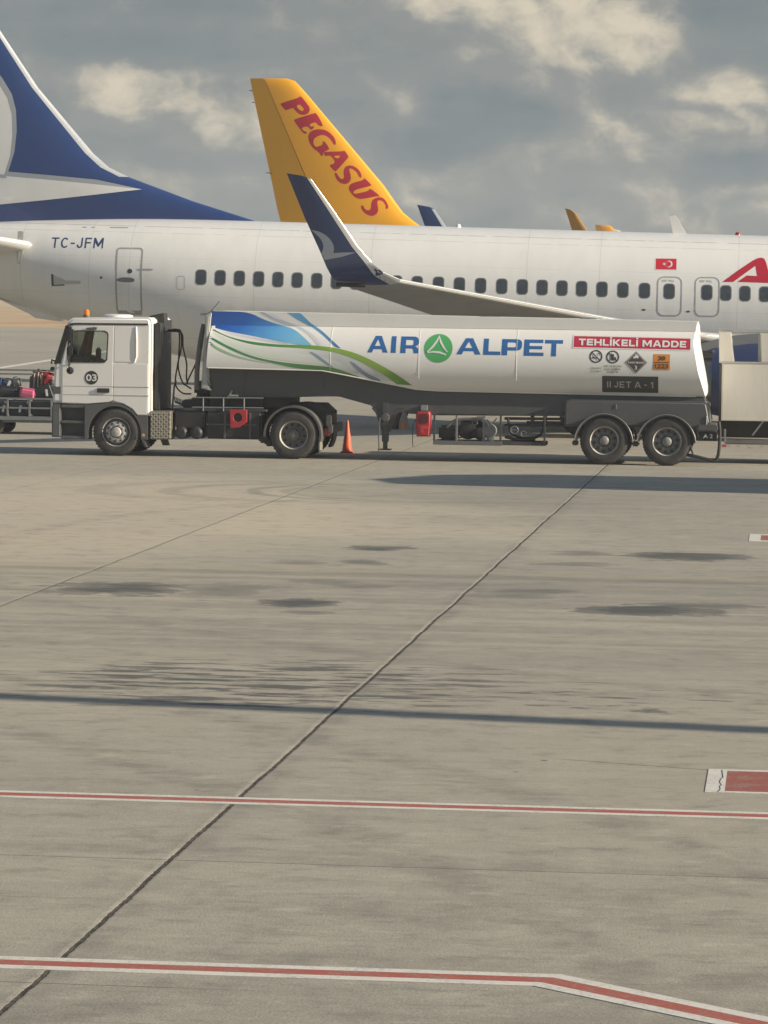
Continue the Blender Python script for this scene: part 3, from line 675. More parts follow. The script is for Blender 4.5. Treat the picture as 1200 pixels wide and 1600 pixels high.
for side, secs in ((1, wing), (-1, mirror(wing, 0.24))):
    lifting(secs[:6]).build('wing', WINGG, air)
    q = lifting(secs[5:], 0.0, 1.0); wb = q.bvh(); wl = q.build('winglet', NAVYW, air)
    lifting(secs[5:11], 0.0, 0.16, grow=0.005).build('leading_edge', BARE, wl)
    lifting(secs[1:6], 0.0, 0.022, grow=0.005).build('slat_edge', BARE, air)
    if side == 1:
        bm = fill2d([[A(x + 0.03, -16.9, z)[::2] for x, z in BIRD2]])
        decal('emblem', wl, GREYM, bm, wb, cut=0.08, lift=0.008, cutx=0.1)
        b = MB(); b.box(-8.60 + 8 - 0.42, -8.52 + 8 - 0.42, -16.06, -16.0, 3.87, 3.90, 0.008); b.build('navigation_light', mat('green_lens', (0.02, 0.25, 0.14), 0.15), wl)
    # flap fairings and fuel dump nozzle at the tip
    for dy_, x0, x1, z in ((-7.2, -5.4, -7.55, 2.55), (-10.2, -6.3, -8.25, 2.93)):
        dy2 = dy_ * side if side == 1 else -dy_
        b = MB(); b.tube([A(x0, dy2, z), A(x0 - 0.4, dy2, z - 0.12), A((x0 + x1) / 2, dy2, z - 0.18), A(x1 + .4, dy2, z - 0.05), A(x1, dy2, z + 0.05)], [0.03, 0.13, 0.17, 0.1, 0.02], 12); b.build('flap_fairing', WINGG, air)
    dy2 = -16.2 * side if side == -1 else -16.2
    b = MB(); b.tube([A(-9.3, dy2, 3.74), A(-9.95, dy2, 3.75)], 0.045, 10); b.build('tip_nozzle', BLACK, air)
    # engine, pylon, main gear
    ey = -4.83 if side == 1 else 4.83
    b = MB(); b.lathe([(0.78, 2.0 + 8), (0.86, 2.35 + 8), (0.98, 2.15 + 8), (1.06, 1.2 + 8), (1.07, 0.2 + 8), (0.98, -1.1 + 8), (0.84, -2.0 + 8), (0.80, -2.0 + 8), (0.7, -1.5 + 8)], (0, ey, 1.60), 'x', 40)
    eng = b.build('engine_nacelle', mat('engine_navy_paint', (0.03, 0.05, 0.13), 0.4, dirt=0.3, scale=1.5, coat=0.2), air)
    b = MB(); b.lathe([(0.62, -1.4 + 8), (0.52, -2.5 + 8), (0.45, -2.5 + 8), (0.28, -2.4 + 8), (0.02, -3.2 + 8)], (0, ey, 1.62), 'x', 28); b.build('exhaust', STEEL, eng)
    b = MB(); b.lathe([(0.78, 2.02 + 8), (0.3, 1.7 + 8), (0.02, 2.0 + 8)], (0, ey, 1.60), 'x', 28); b.build('fan', BLACK, eng)
    b = MB(); b.prism([(1.6 + 8, 2.6), (0.2 + 8, 2.95), (-1.6 + 8, 2.75), (-2.9 + 8, 2.35), (-2.0 + 8, 2.30), (0.5 + 8, 2.5)], ey - 0.16, ey + 0.16, 0.04); b.build('pylon', WINGG, air)
    gy = -2.86 if side == 1 else 2.86
    b = MB(); wheel_pair(b, -5.3 + 8, gy, 0.60, 0.56, 0.4); gw = b.build('gear_wheel', TYRE, air)
    b = MB(); b.tube([(-5.3 + 8, gy, 0.6), (-5.3 + 8, gy, 2.2)], 0.12, 12).tube([(-5.3 + 8, gy - .4, 0.6), (-5.3 + 8, gy + .4, 0.6)], 0.16, 12); b.build('gear_strut', WINGG, air)
b = MB(); wheel_pair(b, 10.3 + 8, 0, 0.82, 0.34, 0.22); b.build('gear_wheel', TYRE, air)
b = MB(); b.tube([(10.3 + 8, 0, 0.82), (10.3 + 8, 0, 2.2)], 0.09, 12); b.build('gear_strut', WINGG, air)
b = MB(); b.loft([[(x, 2.05 * k * math.cos(t), 1.55 + 0.62 * k * math.sin(t)) for t in (2 * math.pi * j / 32 for j in range(32))] for x, k in ((-1.6, 0.2), (0.0, 0.8), (2.0, 1.0), (7.0, 1.0), (10.0, 0.8), (11.5, 0.2))]); b.build('belly_fairing', FUSE, air)
# windows, doors
wx = [-15.35, -14.838, -14.327, -13.817, -13.307, -12.798, -12.28, -11.76, -11.25, -10.72, -10.18, -9.639, -9.08, -8.53, -7.975, -7.422, -6.886, -6.368, -5.85, -5.34, -4.81, -4.265, -3.704,
      -1.601, -1.106, -0.595, -0.085, 0.425, 0.935, 1.44, 1.95, 2.46, 2.97, 3.48, 4.0]
def window(x, par):
    zc = 3.825 - (x + 8) * 0.0175
    o = fdecal('cabin_window', WINRIM, fill2d([rrect(x - 0.148, x + 0.148, zc - 0.205, zc + 0.205, 0.10)]), par, cut=0.1, lift=0.004)
    fdecal('pane', WINGLASS, fill2d([rrect(x - 0.125, x + 0.125, zc - 0.182, zc + 0.182, 0.09)]), o, cut=0.1, lift=0.006)
    if random.random() < 0.3:
        k = random.uniform(0.3, 0.75)
        fdecal('window_blind', mat('window_blind_grey', (0.085, 0.092, 0.10), 0.5), fill2d([rrect(x - 0.08, x + 0.075, zc + 0.15 - 0.3 * k, zc + 0.15, 0.05)]), o, cut=0.1, lift=0.004)
for x in wx: window(x, air)
def outline(x0, x1, z0, z1, r, t): return fill2d([rrect(x0, x1, z0, z1, r), rrect(x0 + t, x1 - t, z0 + t, z1 - t, r - t)])
d = fdecal('service_door', LINEG, outline(-17.665, -16.94, 2.99, 4.715, 0.10, 0.045), cut=0.12)
fdecal('porthole', WINGLASS, fill2d([ellipse(-17.27, 4.09, 0.065, 0.065, 20)]), d)
fdecal('handle', mat('handle_grey', (0.16, 0.165, 0.17), 0.4), fill2d([smoothpoly([(-17.64, 3.88), (-17.45, 3.93), (-17.14, 3.91), (-17.14, 3.80), (-17.4, 3.79), (-17.62, 3.82)], 1)]), d)
fdecal('sill', LINEG, fill2d([rrect(-17.64, -16.96, 2.93, 3.05, 0.03)]), d, lift=0.006)
fdecal('hinge', LINEG, fill2d([rrect(-17.05, -16.65, 4.12, 4.16, 0.015)]), d, lift=0.008)
for x0, x1 in ((-3.385, -2.735), (-2.41, -1.76)):
    e = fdecal('overwing_exit', LINEG, outline(x0, x1, 3.09, 4.125, 0.17, 0.032), cut=0.12)
    xc = (x0 + x1) / 2
    window(xc - 0.005, air)
    bm = fit(fill2d(text='EXIT  PULL', bold=0.01), xc - 0.2, xc + 0.12, 3.985, 4.04); fdecal('instruction', mat('stencil_grey', (0.3, 0.3, 0.29), 0.5), bm, e)
# registration, flag, title
fdecal('registration', mat('registration_navy', (0.03, 0.06, 0.15), 0.4), fit(block('TC-JFM', 0.15, 0.95, 0.24), -19.46, -18.04, 4.685, 4.965), cut=0.1)
fl = fdecal('flag', mat('flag_red', (0.60, 0.025, 0.05), 0.4), fill2d([rrect(-3.435, -2.895, 4.305, 4.59, 0.008)]))
fdecal('flag_border', EMBW, fill2d([rrect(-3.455, -2.875, 4.285, 4.61, 0.01), rrect(-3.435, -2.895, 4.305, 4.59, 0.008)]), fl)
cres = ellipse(-3.085, 4.45, 0.088, 0.088, 28); hole = ellipse(-3.11, 4.45, 0.071, 0.071, 28)
fdecal('crescent', EMBW, fill2d([cres, hole]), fl, lift=0.006)
star = [(-3.215 + (0.048 if k % 2 == 0 else 0.019) * math.cos(R(36 * k)), 4.45 + (0.048 if k % 2 == 0 else 0.019) * math.sin(R(36 * k))) for k in range(10)]
fdecal('star', EMBW, fill2d([star]), fl, lift=0.006)
bigA = [(-1.70, 4.0), (-1.32, 4.29), (-0.93, 4.56), (-0.81, 4.625), (-0.70, 4.65), (-0.62, 4.62), (-0.575, 4.53), (-0.53, 4.36), (-0.42, 3.985), (-1.31, 4.005), (-1.07, 4.175), (-0.80, 4.165), (-0.85, 4.43), (-1.42, 4.002)]
fdecal('title_lettering', LETRED, fill2d([bigA]), cut=0.1, lift=0.004)
# small fittings on the skin
b = MB(); b.prism([(x + 8, z + (x + 8) * .0175) for x, z in ((-3.10, 5.76), (-3.27, 5.72), (-3.14, 5.2), (-2.72, 5.2), (-2.80, 5.30))], -0.025, 0.025, 0.008); b.build('blade_antenna', WHITE, air)
b = MB(); b.prism([(x + 8, z + (x + 8) * .0175) for x, z in ((-12.98, 5.72), (-12.90, 5.72), (-12.72, 5.40), (-12.86, 5.40))], -0.02, 0.02, 0.006); b.build('blade_antenna', WHITE, air)
b = MB(); b.lathe([(0.08, 0), (0.07, 0.05), (0.04, 0.085), (0.0, 0.09)], (-8.85 + 8, 0, 5.36), 'z', 16); b.build('dome_antenna', WHITE, air)
b = MB(); b.lathe([(0.08, 0), (0.07, 0.06), (0.05, 0.10), (0.0, 0.105)], (-1.44 + 8, 0, 5.34), 'z', 16); b.build('beacon_light', mat('red_lens', (0.4, 0.02, 0.03), 0.2), air)
vt = fdecal('outflow_vent', mat('vent_grey', (0.50, 0.50, 0.48), 0.4), fill2d([[(-19.43, 3.99), (-19.02, 3.82), (-18.62, 3.82), (-18.62, 3.74), (-19.0, 3.72), (-19.43, 3.68)]]), cut=0.1)
fdecal('vent_mouth', mat('vent_dark', (0.06, 0.06, 0.065), 0.5), fill2d([[(-19.43, 3.99), (-19.37, 3.98), (-19.37, 3.70), (-19.1, 3.72), (-19.05, 3.69), (-19.43, 3.67)]]), vt, lift=0.007)
fdecal('static_port', mat('vent_dark', (0.06, 0.06, 0.065), 0.5), fill2d([ellipse(-18.05, 3.91, 0.035, 0.035, 14)]))
for x, z in ((-3.72, 3.25), (-2.57, 3.22)): fdecal('drain_port', mat('vent_dark', (0.06, 0.06, 0.065), 0.5), fill2d([rrect(x - 0.045, x + 0.045, z - 0.022, z + 0.022, 0.015)]))
for x, w_ in ((-18.7, 0.12), (-18.45, 0.1), (-17.95, 0.5)): fdecal('scuff', mat('scuff_grey', (0.33, 0.31, 0.28), 0.5), fill2d([rrect(x, x + w_, 5.235, 5.262, 0.012)]), cut=0.1)
fdecal('access_panel', LINEG, outline(-16.0, -15.78, 3.62, 3.98, 0.07, 0.012), cut=0.12)

# --- yellow airliner beyond it (own frame; origin under its middle)
YB = 136.0
yel = thing('airliner', 'yellow tailed airliner with red lettering on its fin, half hidden behind the white airliner', 'airliner', (-3.0, YB, 0.0))
OFF[yel] = Vector((-3.0, YB, 0.0))
tabB = [(x - 3.0, a, b_, c) for x, a, b_, c in [(19.3, 3.1, 3.0, 0.05), (19.0, 3.6, 2.5, 0.5), (18.2, 4.3, 2.1, 1.05), (17.0, 5.2, 1.85, 1.5), (15.5, 5.78, 1.75, 1.85), (13.5, 5.88, 1.74, 1.975),
        (-6.0, 5.88, 1.74, 1.975), (-9.5, 5.86, 2.3, 1.85), (-13.0, 5.8, 3.3, 1.4), (-16.0, 5.65, 4.2, 0.8), (-18.2, 5.35, 4.8, 0.25)]]
b = fus_mesh([(x, a, bb, c) for x, a, bb, c in tabB], 48)
bmesh.ops.translate(b.bm, verts=b.bm.verts, vec=(0, YB, 0)); b.build('fuselage', WHITE, yel, 40)
fin2 = [(5.6, -13.0, -19.35, 0.3), (6.26, -14.11, -19.52, 0.5), (6.45, -14.38, -19.57, 0.52), (6.74, -14.74, -19.65, 0.52), (7.1, -15.02, -19.73, 0.5), (7.76, -15.49, -19.87, 0.48), (11.17, -18.46, -20.62, 0.30), (11.5, -18.76, -20.69, 0.28), (11.73, -18.98, -20.73, 0.22), (11.83, -19.27, -20.75, 0.10)]
s2 = [((le, YB, z), (te, YB, z), th, (0, 1, 0)) for z, le, te, th in fin2]
q = lifting(s2, 0, 0.655, 14); fb2 = q.bvh(); q.build('tail_fin', YELLOW, yel)
lifting(s2[1:], 0.0, 0.03, grow=0.004).build('leading_edge', YELLOW, yel)
# rudder, turned a few degrees so its near face looks away from the sun
r2 = []
for z, le, te, th in fin2[1:]:
    hx = le + (te - le) * 0.6565; ch = (te - hx); a = R(9)
    r2.append(((hx, YB, z), (hx + ch * math.cos(a), YB - ch * math.sin(a), z), th * 0.62, (math.sin(a), math.cos(a), 0)))
rings = []
for L_, T_, th, N_ in r2:
    L_, T_, N_ = Vector(L_), Vector(T_), Vector(N_)
    prof = [(0, 0.5), (0.02, 0.52), (0.5, 0.28), (1, 0.03)]
    rings.append([tuple(L_ + (T_ - L_) * c + N_ * h * th) for c, h in prof] + [tuple(L_ + (T_ - L_) * c - N_ * h * th) for c, h in prof[::-1]])
b = MB(); b.loft(rings); b.build('rudder', YELLOW, yel)
for z in (8.2, 10.9, 11.35): 
    te = lin([(a_, t_) for a_, _, t_, _ in fin2], z)[0]; b = MB(); b.tube([(te + 0.10, YB + 0.15, z), (te - 0.12, YB + 0.18, z + 0.02)], 0.014, 6); b.build('static_wick', BLACK, yel)
LP = [
 [[(-18.73, 11.14), (-18.63, 11.04), (-18.52, 10.9), (-18.41, 10.76), (-18.37, 10.64), (-18.42, 10.51), (-18.53, 10.44), (-18.69, 10.43), (-18.81, 10.48), (-18.97, 10.63), (-19.02, 10.71), (-19.28, 10.61), (-19.32, 10.62), (-19.37, 10.65), (-19.52, 10.83), (-19.52, 10.87), (-18.82, 11.09), (-18.78, 11.14)],
  [(-18.78, 10.85), (-18.63, 10.71), (-18.60, 10.64), (-18.64, 10.58), (-18.73, 10.59), (-18.91, 10.76)]],
 [[(-18.15, 10.52), (-18.04, 10.38), (-17.85, 10.03), (-17.91, 10.0), (-18.04, 10.03), (-18.14, 10.17), (-18.40, 10.07), (-18.31, 9.98), (-18.19, 10.02), (-18.21, 9.92), (-18.34, 9.86), (-18.37, 9.92), (-18.48, 10.01), (-18.70, 9.93), (-18.60, 9.82), (-18.46, 9.78), (-18.51, 9.71), (-18.62, 9.73), (-19.0, 10.22), (-18.95, 10.27), (-18.22, 10.5)]],
 [[(-17.38, 9.54), (-17.34, 9.32), (-17.42, 9.28), (-17.51, 9.45), (-17.66, 9.60), (-17.84, 9.68), (-18.03, 9.64), (-18.18, 9.54), (-18.23, 9.41), (-18.19, 9.28), (-18.11, 9.20), (-17.84, 9.30), (-17.87, 9.42), (-17.79, 9.44), (-17.59, 9.16), (-17.64, 9.10), (-17.85, 9.0), (-17.83, 8.9), (-17.89, 8.85), (-18.02, 9.03), (-18.21, 9.14), (-18.36, 9.35), (-18.42, 9.54), (-18.41, 9.70), (-18.31, 9.82), (-18.12, 9.89), (-17.84, 9.89), (-17.60, 9.78)]],
 [[(-17.02, 9.10), (-16.85, 8.86), (-16.87, 8.80), (-17.33, 8.28), (-17.38, 8.29), (-17.56, 8.48), (-17.55, 8.55), (-17.44, 8.55), (-17.36, 8.66), (-17.52, 8.87), (-17.68, 8.89), (-17.72, 8.84), (-17.83, 8.99), (-17.77, 9.03), (-17.09, 9.05)], [(-17.26, 8.76), (-17.14, 8.90), (-17.46, 8.87)]],
 [[(-16.34, 8.12), (-16.35, 8.04), (-16.43, 8.07), (-16.51, 8.24), (-16.65, 8.36), (-16.79, 8.41), (-16.82, 8.35), (-16.76, 8.17), (-16.74, 7.99), (-16.80, 7.87), (-16.95, 7.79), (-17.14, 7.83), (-17.30, 7.97), (-17.38, 8.17), (-17.36, 8.24), (-17.28, 8.20), (-17.20, 8.05), (-17.08, 7.98), (-17.0, 8.04), (-17.03, 8.20), (-17.02, 8.39), (-16.93, 8.49), (-16.74, 8.53), (-16.50, 8.41), (-16.37, 8.24)]],
 [[(-16.26, 8.07), (-15.96, 7.80), (-15.97, 7.74), (-16.52, 7.60), (-16.63, 7.53), (-16.64, 7.45), (-16.55, 7.43), (-16.05, 7.55), (-16.02, 7.66), (-15.68, 7.42), (-15.62, 7.32), (-15.68, 7.36), (-16.20, 7.25), (-16.42, 7.23), (-16.61, 7.32), (-16.77, 7.50), (-16.83, 7.65), (-16.78, 7.78), (-16.64, 7.86), (-16.24, 7.97)]],
 [[(-15.46, 7.27), (-15.32, 7.06), (-15.28, 6.93), (-15.34, 6.85), (-15.41, 6.89), (-15.38, 6.96), (-15.46, 7.12), (-15.57, 7.19), (-15.68, 7.19), (-15.72, 7.13), (-15.69, 6.96), (-15.67, 6.78), (-15.75, 6.65), (-15.90, 6.58), (-16.07, 6.62), (-16.25, 6.74), (-16.33, 6.89), (-16.34, 6.98), (-16.26, 7.0), (-16.22, 6.91), (-16.15, 6.82), (-16.02, 6.80), (-15.95, 6.88), (-15.95, 7.05), (-15.91, 7.20), (-15.77, 7.29), (-15.62, 7.32)]]]
for k, L_ in enumerate(LP):
    p = [smoothpoly(c, 1) for c in L_]
    decal('fin_letter', yel, LETRED, fill2d(p), fb2, cut=0.15, lift=0.003, cutx=0.15)
wing2 = [((3.4, YB - 1.6, 2.6), (-4.0, YB - 1.6, 2.4), 0.9, (0, 0, 1)), ((-0.6, YB - 6.4, 3.3), (-4.4, YB - 6.4, 3.2), 0.5, (0, 0, 1)), ((-5.2, YB - 15.6, 4.2), (-6.8, YB - 15.6, 4.15), 0.2, (0, 0, 1))]
shark = [wing2[-1], ((-5.5, YB - 16.1, 4.35), (-6.9, YB - 16.1, 4.3), 0.16, (0, -0.6, 0.8)), ((-5.95, YB - 16.4, 4.9), (-7.0, YB - 16.4, 4.8), 0.12, (0, -1, 0.3)), ((-6.72, YB - 16.8, 5.80), (-7.22, YB - 16.8, 5.80), 0.08, (0, -1, 0.2)), ((-7.08, YB - 17.0, 6.36), (-7.43, YB - 17.0, 6.46), 0.06, (0, -1, 0.2)), ((-7.25, YB - 17.03, 6.48), (-7.46, YB - 17.03, 6.53), 0.03, (0, -1, 0.2))]
def mir(secs): return [((L[0], 2 * YB - L[1], L[2]), (T[0], 2 * YB - T[1], T[2]), t, (N[0], -N[1], N[2])) for L, T, t, N in secs]
lifting(wing2).build('wing', WINGG, yel); lifting(mir(wing2)).build('wing', WINGG, yel)
lifting(shark).build('sharklet', mat('yellow_sharklet_shaded', (0.52, 0.28, 0.06), 0.4, dirt=0.3, scale=2), yel); lifting(mir(shark)).build('sharklet', WHITE, yel)  # near sharklet: tail yellow darkened to stand in for shade on it
st2 = [((-15.2, YB - 0.5, 5.0), (-18.6, YB - 0.5, 4.9), 0.4, (0, 0, 1)), ((-18.2, YB - 6.2, 5.5), (-19.7, YB - 6.2, 5.5), 0.15, (0, 0, 1))]
lifting(st2).build('tailplane', WHITE, yel); lifting(mir(st2)).build('tailplane', WHITE, yel)
for s in (-1, 1):
    b = MB(); b.lathe([(0.8, 3.6), (1.0, 3.4), (1.15, 2.0), (1.0, 0.0), (0.75, -1.0), (0.4, -1.8)], (0, YB + s * 5.75, 1.75), 'x', 24); b.build('engine_nacelle', WHITE, yel)
    b = MB(); wheel_pair(b, -2.6, YB + s * 3.8, 0.58, 0.58, 0.42); b.build('gear_wheel', TYRE, yel)
    b = MB(); b.tube([(-2.6, YB + s * 3.8, 0.58), (-2.6, YB + s * 3.8, 2.4)], 0.13, 10); b.build('gear_strut', WINGG, yel)
b = MB(); wheel_pair(b, 10.2, YB, 0.38, 0.38, 0.24); b.build('gear_wheel', TYRE, yel)
b = MB(); b.tube([(10.2, YB, 0.38), (10.2, YB, 2.0)], 0.1, 10); b.build('gear_strut', WINGG, yel)
# --- a third one far across the field: only the tip of its fin clears the white fuselage
yel2 = copy_tree(yel); yel2.location = (-3.8, YB + 262.0, 0.0)
yel2['label'] = 'far distant airliner showing only a small orange fin tip above the white fuselage'

# ------------------------------------------------------------------ fuel tanker
Y0, Y1, YC = 75.42, 77.90, 76.66
trk = thing('fuel_tanker', 'white fuel tanker with blue and green swooshes parked in front of the white airliner', 'tanker truck', (-8.5, YC, 0.0))
def cut(o, cutters):
    for c in cutters:
        md = o.modifiers.new('b', 'BOOLEAN'); md.operation = 'DIFFERENCE'; md.object = c; md.solver = 'EXACT'
        try: md.material_mode = 'TRANSFER'
        except Exception: pass
    dg = bpy.context.evaluated_depsgraph_get(); dg.update()
    me = bpy.data.meshes.new_from_object(o.evaluated_get(dg), depsgraph=dg)
    o.modifiers.clear(); o.data = me
    for c in cutters: bpy.data.objects.remove(c)
    me.polygons.foreach_set('use_smooth', [True] * len(me.polygons)); me.set_sharp_from_angle(angle=R(30))
cabp = [(-15.73, 1.13), (-15.735, 1.30), (-15.726, 1.47), (-15.70, 1.96), (-15.45, 2.79), (-15.41, 2.89), (-15.31, 2.965), (-14.4, 2.985), (-13.66, 2.99), (-13.60, 2.94), (-13.58, 2.82), (-13.58, 0.875), (-13.88, 0.875), (-14.0, 1.01), (-14.2, 1.12), (-14.47, 1.155), (-14.93, 1.115), (-15.06, 1.085)]
b = MB(); b.prism(cabp, Y0, Y1, 0.055, 3); cab = b.build('cab', [TWHITE, DGREY], trk, 30)
b = MB(); b.prism([(-15.66, 1.25), (-15.64, 1.98), (-15.40, 2.76), (-15.25, 2.90), (-13.72, 2.92), (-13.72, 1.25)], Y0 + 0.07, Y1 - 0.07); c1 = b.build('c', [DGREY], trk, 0)
winp = [(-15.385, 2.0), (-15.345, 2.45), (-15.305, 2.64), (-15.25, 2.695), (-14.60, 2.695), (-14.535, 2.66), (-14.515, 2.60), (-14.54, 2.07), (-14.60, 2.005)]
b = MB(); b.prism(winp, Y0 - 0.3, Y1 + 0.3); c2 = b.build('c', [BLACK], trk, 0)
b = MB(); b.prism([(-15.85, 2.0), (-15.60, 2.02), (-15.38, 2.72), (-15.60, 2.78)], Y0 + 0.16, Y1 - 0.16); c3 = b.build('c', [BLACK], trk, 0)
cut(cab, [c1, c2, c3])
b = MB(); b.prism([(-15.712, 1.965), (-15.545, 1.965), (-15.375, 2.795), (-15.462, 2.80)], Y0 - 0.004, Y1 + 0.004, 0.01); b.build('windscreen', WSCREEN, cab)
b = MB(); b.prism([(-15.40, 2.795), (-15.36, 2.845), (-15.28, 2.855), (-13.66, 2.862), (-13.66, 2.825), (-15.26, 2.815), (-15.34, 2.79), (-15.56, 1.97), (-15.60, 1.97)], Y0 - 0.012, Y0 + 0.01, 0.003); b.build('drip_rail', BLACK, cab)
def plate(name, polys, y0, t, mt, par, bev=0.004, n=2):
    """flat plate with holes, standing t proud towards the viewer"""
    cu = bpy.data.curves.new('p', 'CURVE'); cu.dimensions = '2D'; cu.fill_mode = 'BOTH'; cu.extrude = t / 2 - bev; cu.bevel_depth = bev; cu.bevel_resolution = n; cu.offset = -bev
    for p in polys:
        s_ = cu.splines.new('POLY'); s_.points.add(len(p) - 1); s_.use_cyclic_u = True
        for q_, (x, y) in zip(s_.points, p): q_.co = (x, y, 0, 1)
    o = bpy.data.objects.new('p', cu); COL.objects.link(o)
    dg = bpy.context.evaluated_depsgraph_get(); dg.update()
    me = bpy.data.meshes.new_from_object(o.evaluated_get(dg), depsgraph=dg)
    bpy.data.objects.remove(o); bpy.data.curves.remove(cu)
    bm = bmesh.new(); bm.from_mesh(me); bpy.data.meshes.remove(me)
    d = off(par)
    for v in bm.verts: v.co = Vector((v.co.x, y0 - t / 2 - v.co.z, v.co.y)) - d
    bmesh.ops.recalc_face_normals(bm, faces=bm.faces)
    me = bpy.data.meshes.new(name); bm.to_mesh(me); bm.free()
    me.materials.clear()
    return finish(me, name, mt, par, 40)
winh = [(x, z) for x, z in winp]
door = plate('cab_door', [[(-15.52, 1.135), (-15.52, 1.99), (-15.36, 2.72), (-15.30, 2.785), (-14.405, 2.79), (-14.425, 1.20), (-14.50, 1.165), (-14.93, 1.125), (-15.03, 1.125)], winh], Y0, 0.012, TWHITE, trk)
plate('window_seal', [winh, [(-14.95 + (x + 14.95) * 0.94, 2.35 + (z - 2.35) * 0.94) for x, z in winh]], Y0 - 0.012, 0.012, BLACK, door)
b = MB(); b.prism(winp, Y0 + 0.02, Y0 + 0.026); b.build('window', GLASS, door)
b = MB(); b.prism(winp, Y1 - 0.026, Y1 - 0.02); b.build('window', GLASS, cab)
plate('door_handle', [rrect(-14.755, -14.485, 1.36, 1.455, 0.02)], Y0 - 0.011, 0.03, BLACK, door)
plate('number_disc', [ellipse(-14.882, 1.68, 0.145, 0.148, 36)], Y0 - 0.011, 0.006, BLACK, door, 0.001)
decal('number_text', door, EMBW, fit(fill2d(text='03', bold=0.03), -15.0, -14.765, 1.605, 1.755), y=Y0 - 0.021)
for z in (1.49, 1.305):
    b = MB(); b.prism([(-15.5, z + 0.008), (-13.62, z + 0.008), (-13.62, z - 0.004), (-15.5, z - 0.004)], Y0 - 0.0145, Y0 + 0.01); b.build('crease_line', mat('crease_grey', (0.36, 0.35, 0.33), 0.5), cab)
plate('side_panel', [[(-14.385, 2.03), (-14.385, 2.785), (-13.95, 2.785), (-13.935, 2.10), (-13.99, 2.03)]], Y0, 0.010, TWHITE, cab)
b = MB(); b.tube([(-13.92, Y0 - 0.002, 2.79), (-13.905, Y0 - 0.012, 2.5), (-13.905, Y0 - 0.012, 2.15), (-13.95, Y0, 2.02)], 0.02, 10); b.build('air_duct_rib', TWHITE, cab)
plate('side_panel', [[(-14.395, 1.19), (-14.395, 1.99), (-13.66, 1.99), (-13.66, 0.90), (-13.87, 0.90), (-13.98, 1.03), (-14.18, 1.14)]], Y0, 0.008, TWHITE, cab)
# interior: seats, wheel, dash
b = MB(); b.box(-14.75, -14.30, Y0 + 0.35, Y0 + 0.9, 1.3, 1.85, 0.08).box(-14.42, -14.25, Y0 + 0.35, Y0 + 0.9, 1.8, 2.42, 0.06); b.build('seat', BLACK, cab)
b = MB(); b.box(-15.19, -15.10, Y1 - 0.5, Y1 - 0.25, 1.95, 2.30, 0.03); b.build('headrest', BLACK, cab)
b = MB(); b.box(-15.62, -15.22, Y0 + 0.1, Y1 - 0.1, 1.3, 2.08, 0.06); b.build('dashboard', BLACK, cab)
b = MB(); b.box(-15.6, -15.47, Y1 - 0.16, Y1 - 0.05, 1.95, 2.75, 0.02); b.build('door_pillar', BLACK, cab)
b = MB(); b.prism([(-15.4, 1.7), (-15.4, 2.17), (-15.2, 2.12), (-14.75, 1.92), (-14.75, 1.7)], Y1 - 0.5, Y1 - 0.42, 0.02); b.build('inner_panel', BLACK, cab)
b = MB(); b.tube([(-15.1 + 0.06 * math.sin(a), Y0 + 0.6 + 0.22 * math.cos(a), 2.05 + 0.2 * math.sin(a)) for a in (2 * math.pi * k / 20 for k in range(20))], 0.018, 6, closed=True); b.build('steering_wheel', BLACK, cab)
# mirrors
b = MB(); b.box(-15.39, -15.24, Y0 - 0.30, Y0 - 0.14, 2.42, 2.76, 0.04).box(-15.38, -15.26, Y0 - 0.28, Y0 - 0.16, 2.15, 2.36, 0.03); b.tube([(-15.34, Y0, 2.74), (-15.34, Y0 - 0.2, 2.80), (-15.36, Y0 - 0.22, 2.1), (-15.36, Y0, 1.95)], 0.018, 8); b.build('mirror', BLACK, cab)
b = MB(); b.lathe([(0.02, -0.05), (0.075, -0.03), (0.08, 0.02), (0.0, 0.05)], (-15.31, Y0 - 0.22, 1.83), 'y', 16); b.tube([(-15.36, Y0 - 0.05, 2.0), (-15.35, Y0 - 0.16, 1.94), (-15.32, Y0 - 0.2, 1.86)], 0.015, 8); b.build('mirror', BLACK, cab)
b = MB(); b.tube([(-15.70, Y0 + 0.15, 2.02), (-15.78, Y0 + 0.1, 2.05), (-15.78, Y0 + 0.1, 1.96)], 0.02, 8).box(-15.80, -15.72, Y0 + 0.02, Y0 + 0.2, 1.82, 1.9, 0.02); b.build('front_mirror', BLACK, cab)
b = MB(); b.prism([(-15.0, 2.75), (-14.82, 2.77), (-14.76, 2.76), (-14.78, 2.71), (-14.98, 2.715)], Y0 - 0.07, Y0 - 0.01, 0.01); b.build('wind_deflector', DGREY, cab)
# roof things
b = MB(); b.lathe([(0.075, 0.0), (0.075, 0.05)], (-15.10, Y0 + 0.5, 2.97), 'z', 20); bc = b.build('beacon', DGREY, trk)
b = MB(); b.lathe([(0.055, 0.05), (0.06, 0.09), (0.055, 0.155), (0.03, 0.175), (0.0, 0.18)], (-15.10, Y0 + 0.5, 2.97), 'z', 20); b.build('beacon_lens', AMBER, bc)
b = MB(); b.loft([[(-14.55 + 0.33 * k * math.cos(t), YC + 0.4 * k * math.sin(t), z) for t in (2 * math.pi * j / 28 for j in range(28))] for k, z in ((1.0, 2.96), (0.98, 3.02), (0.8, 3.045), (0.4, 3.05))]); b.build('roof_hatch', TWHITE, cab)
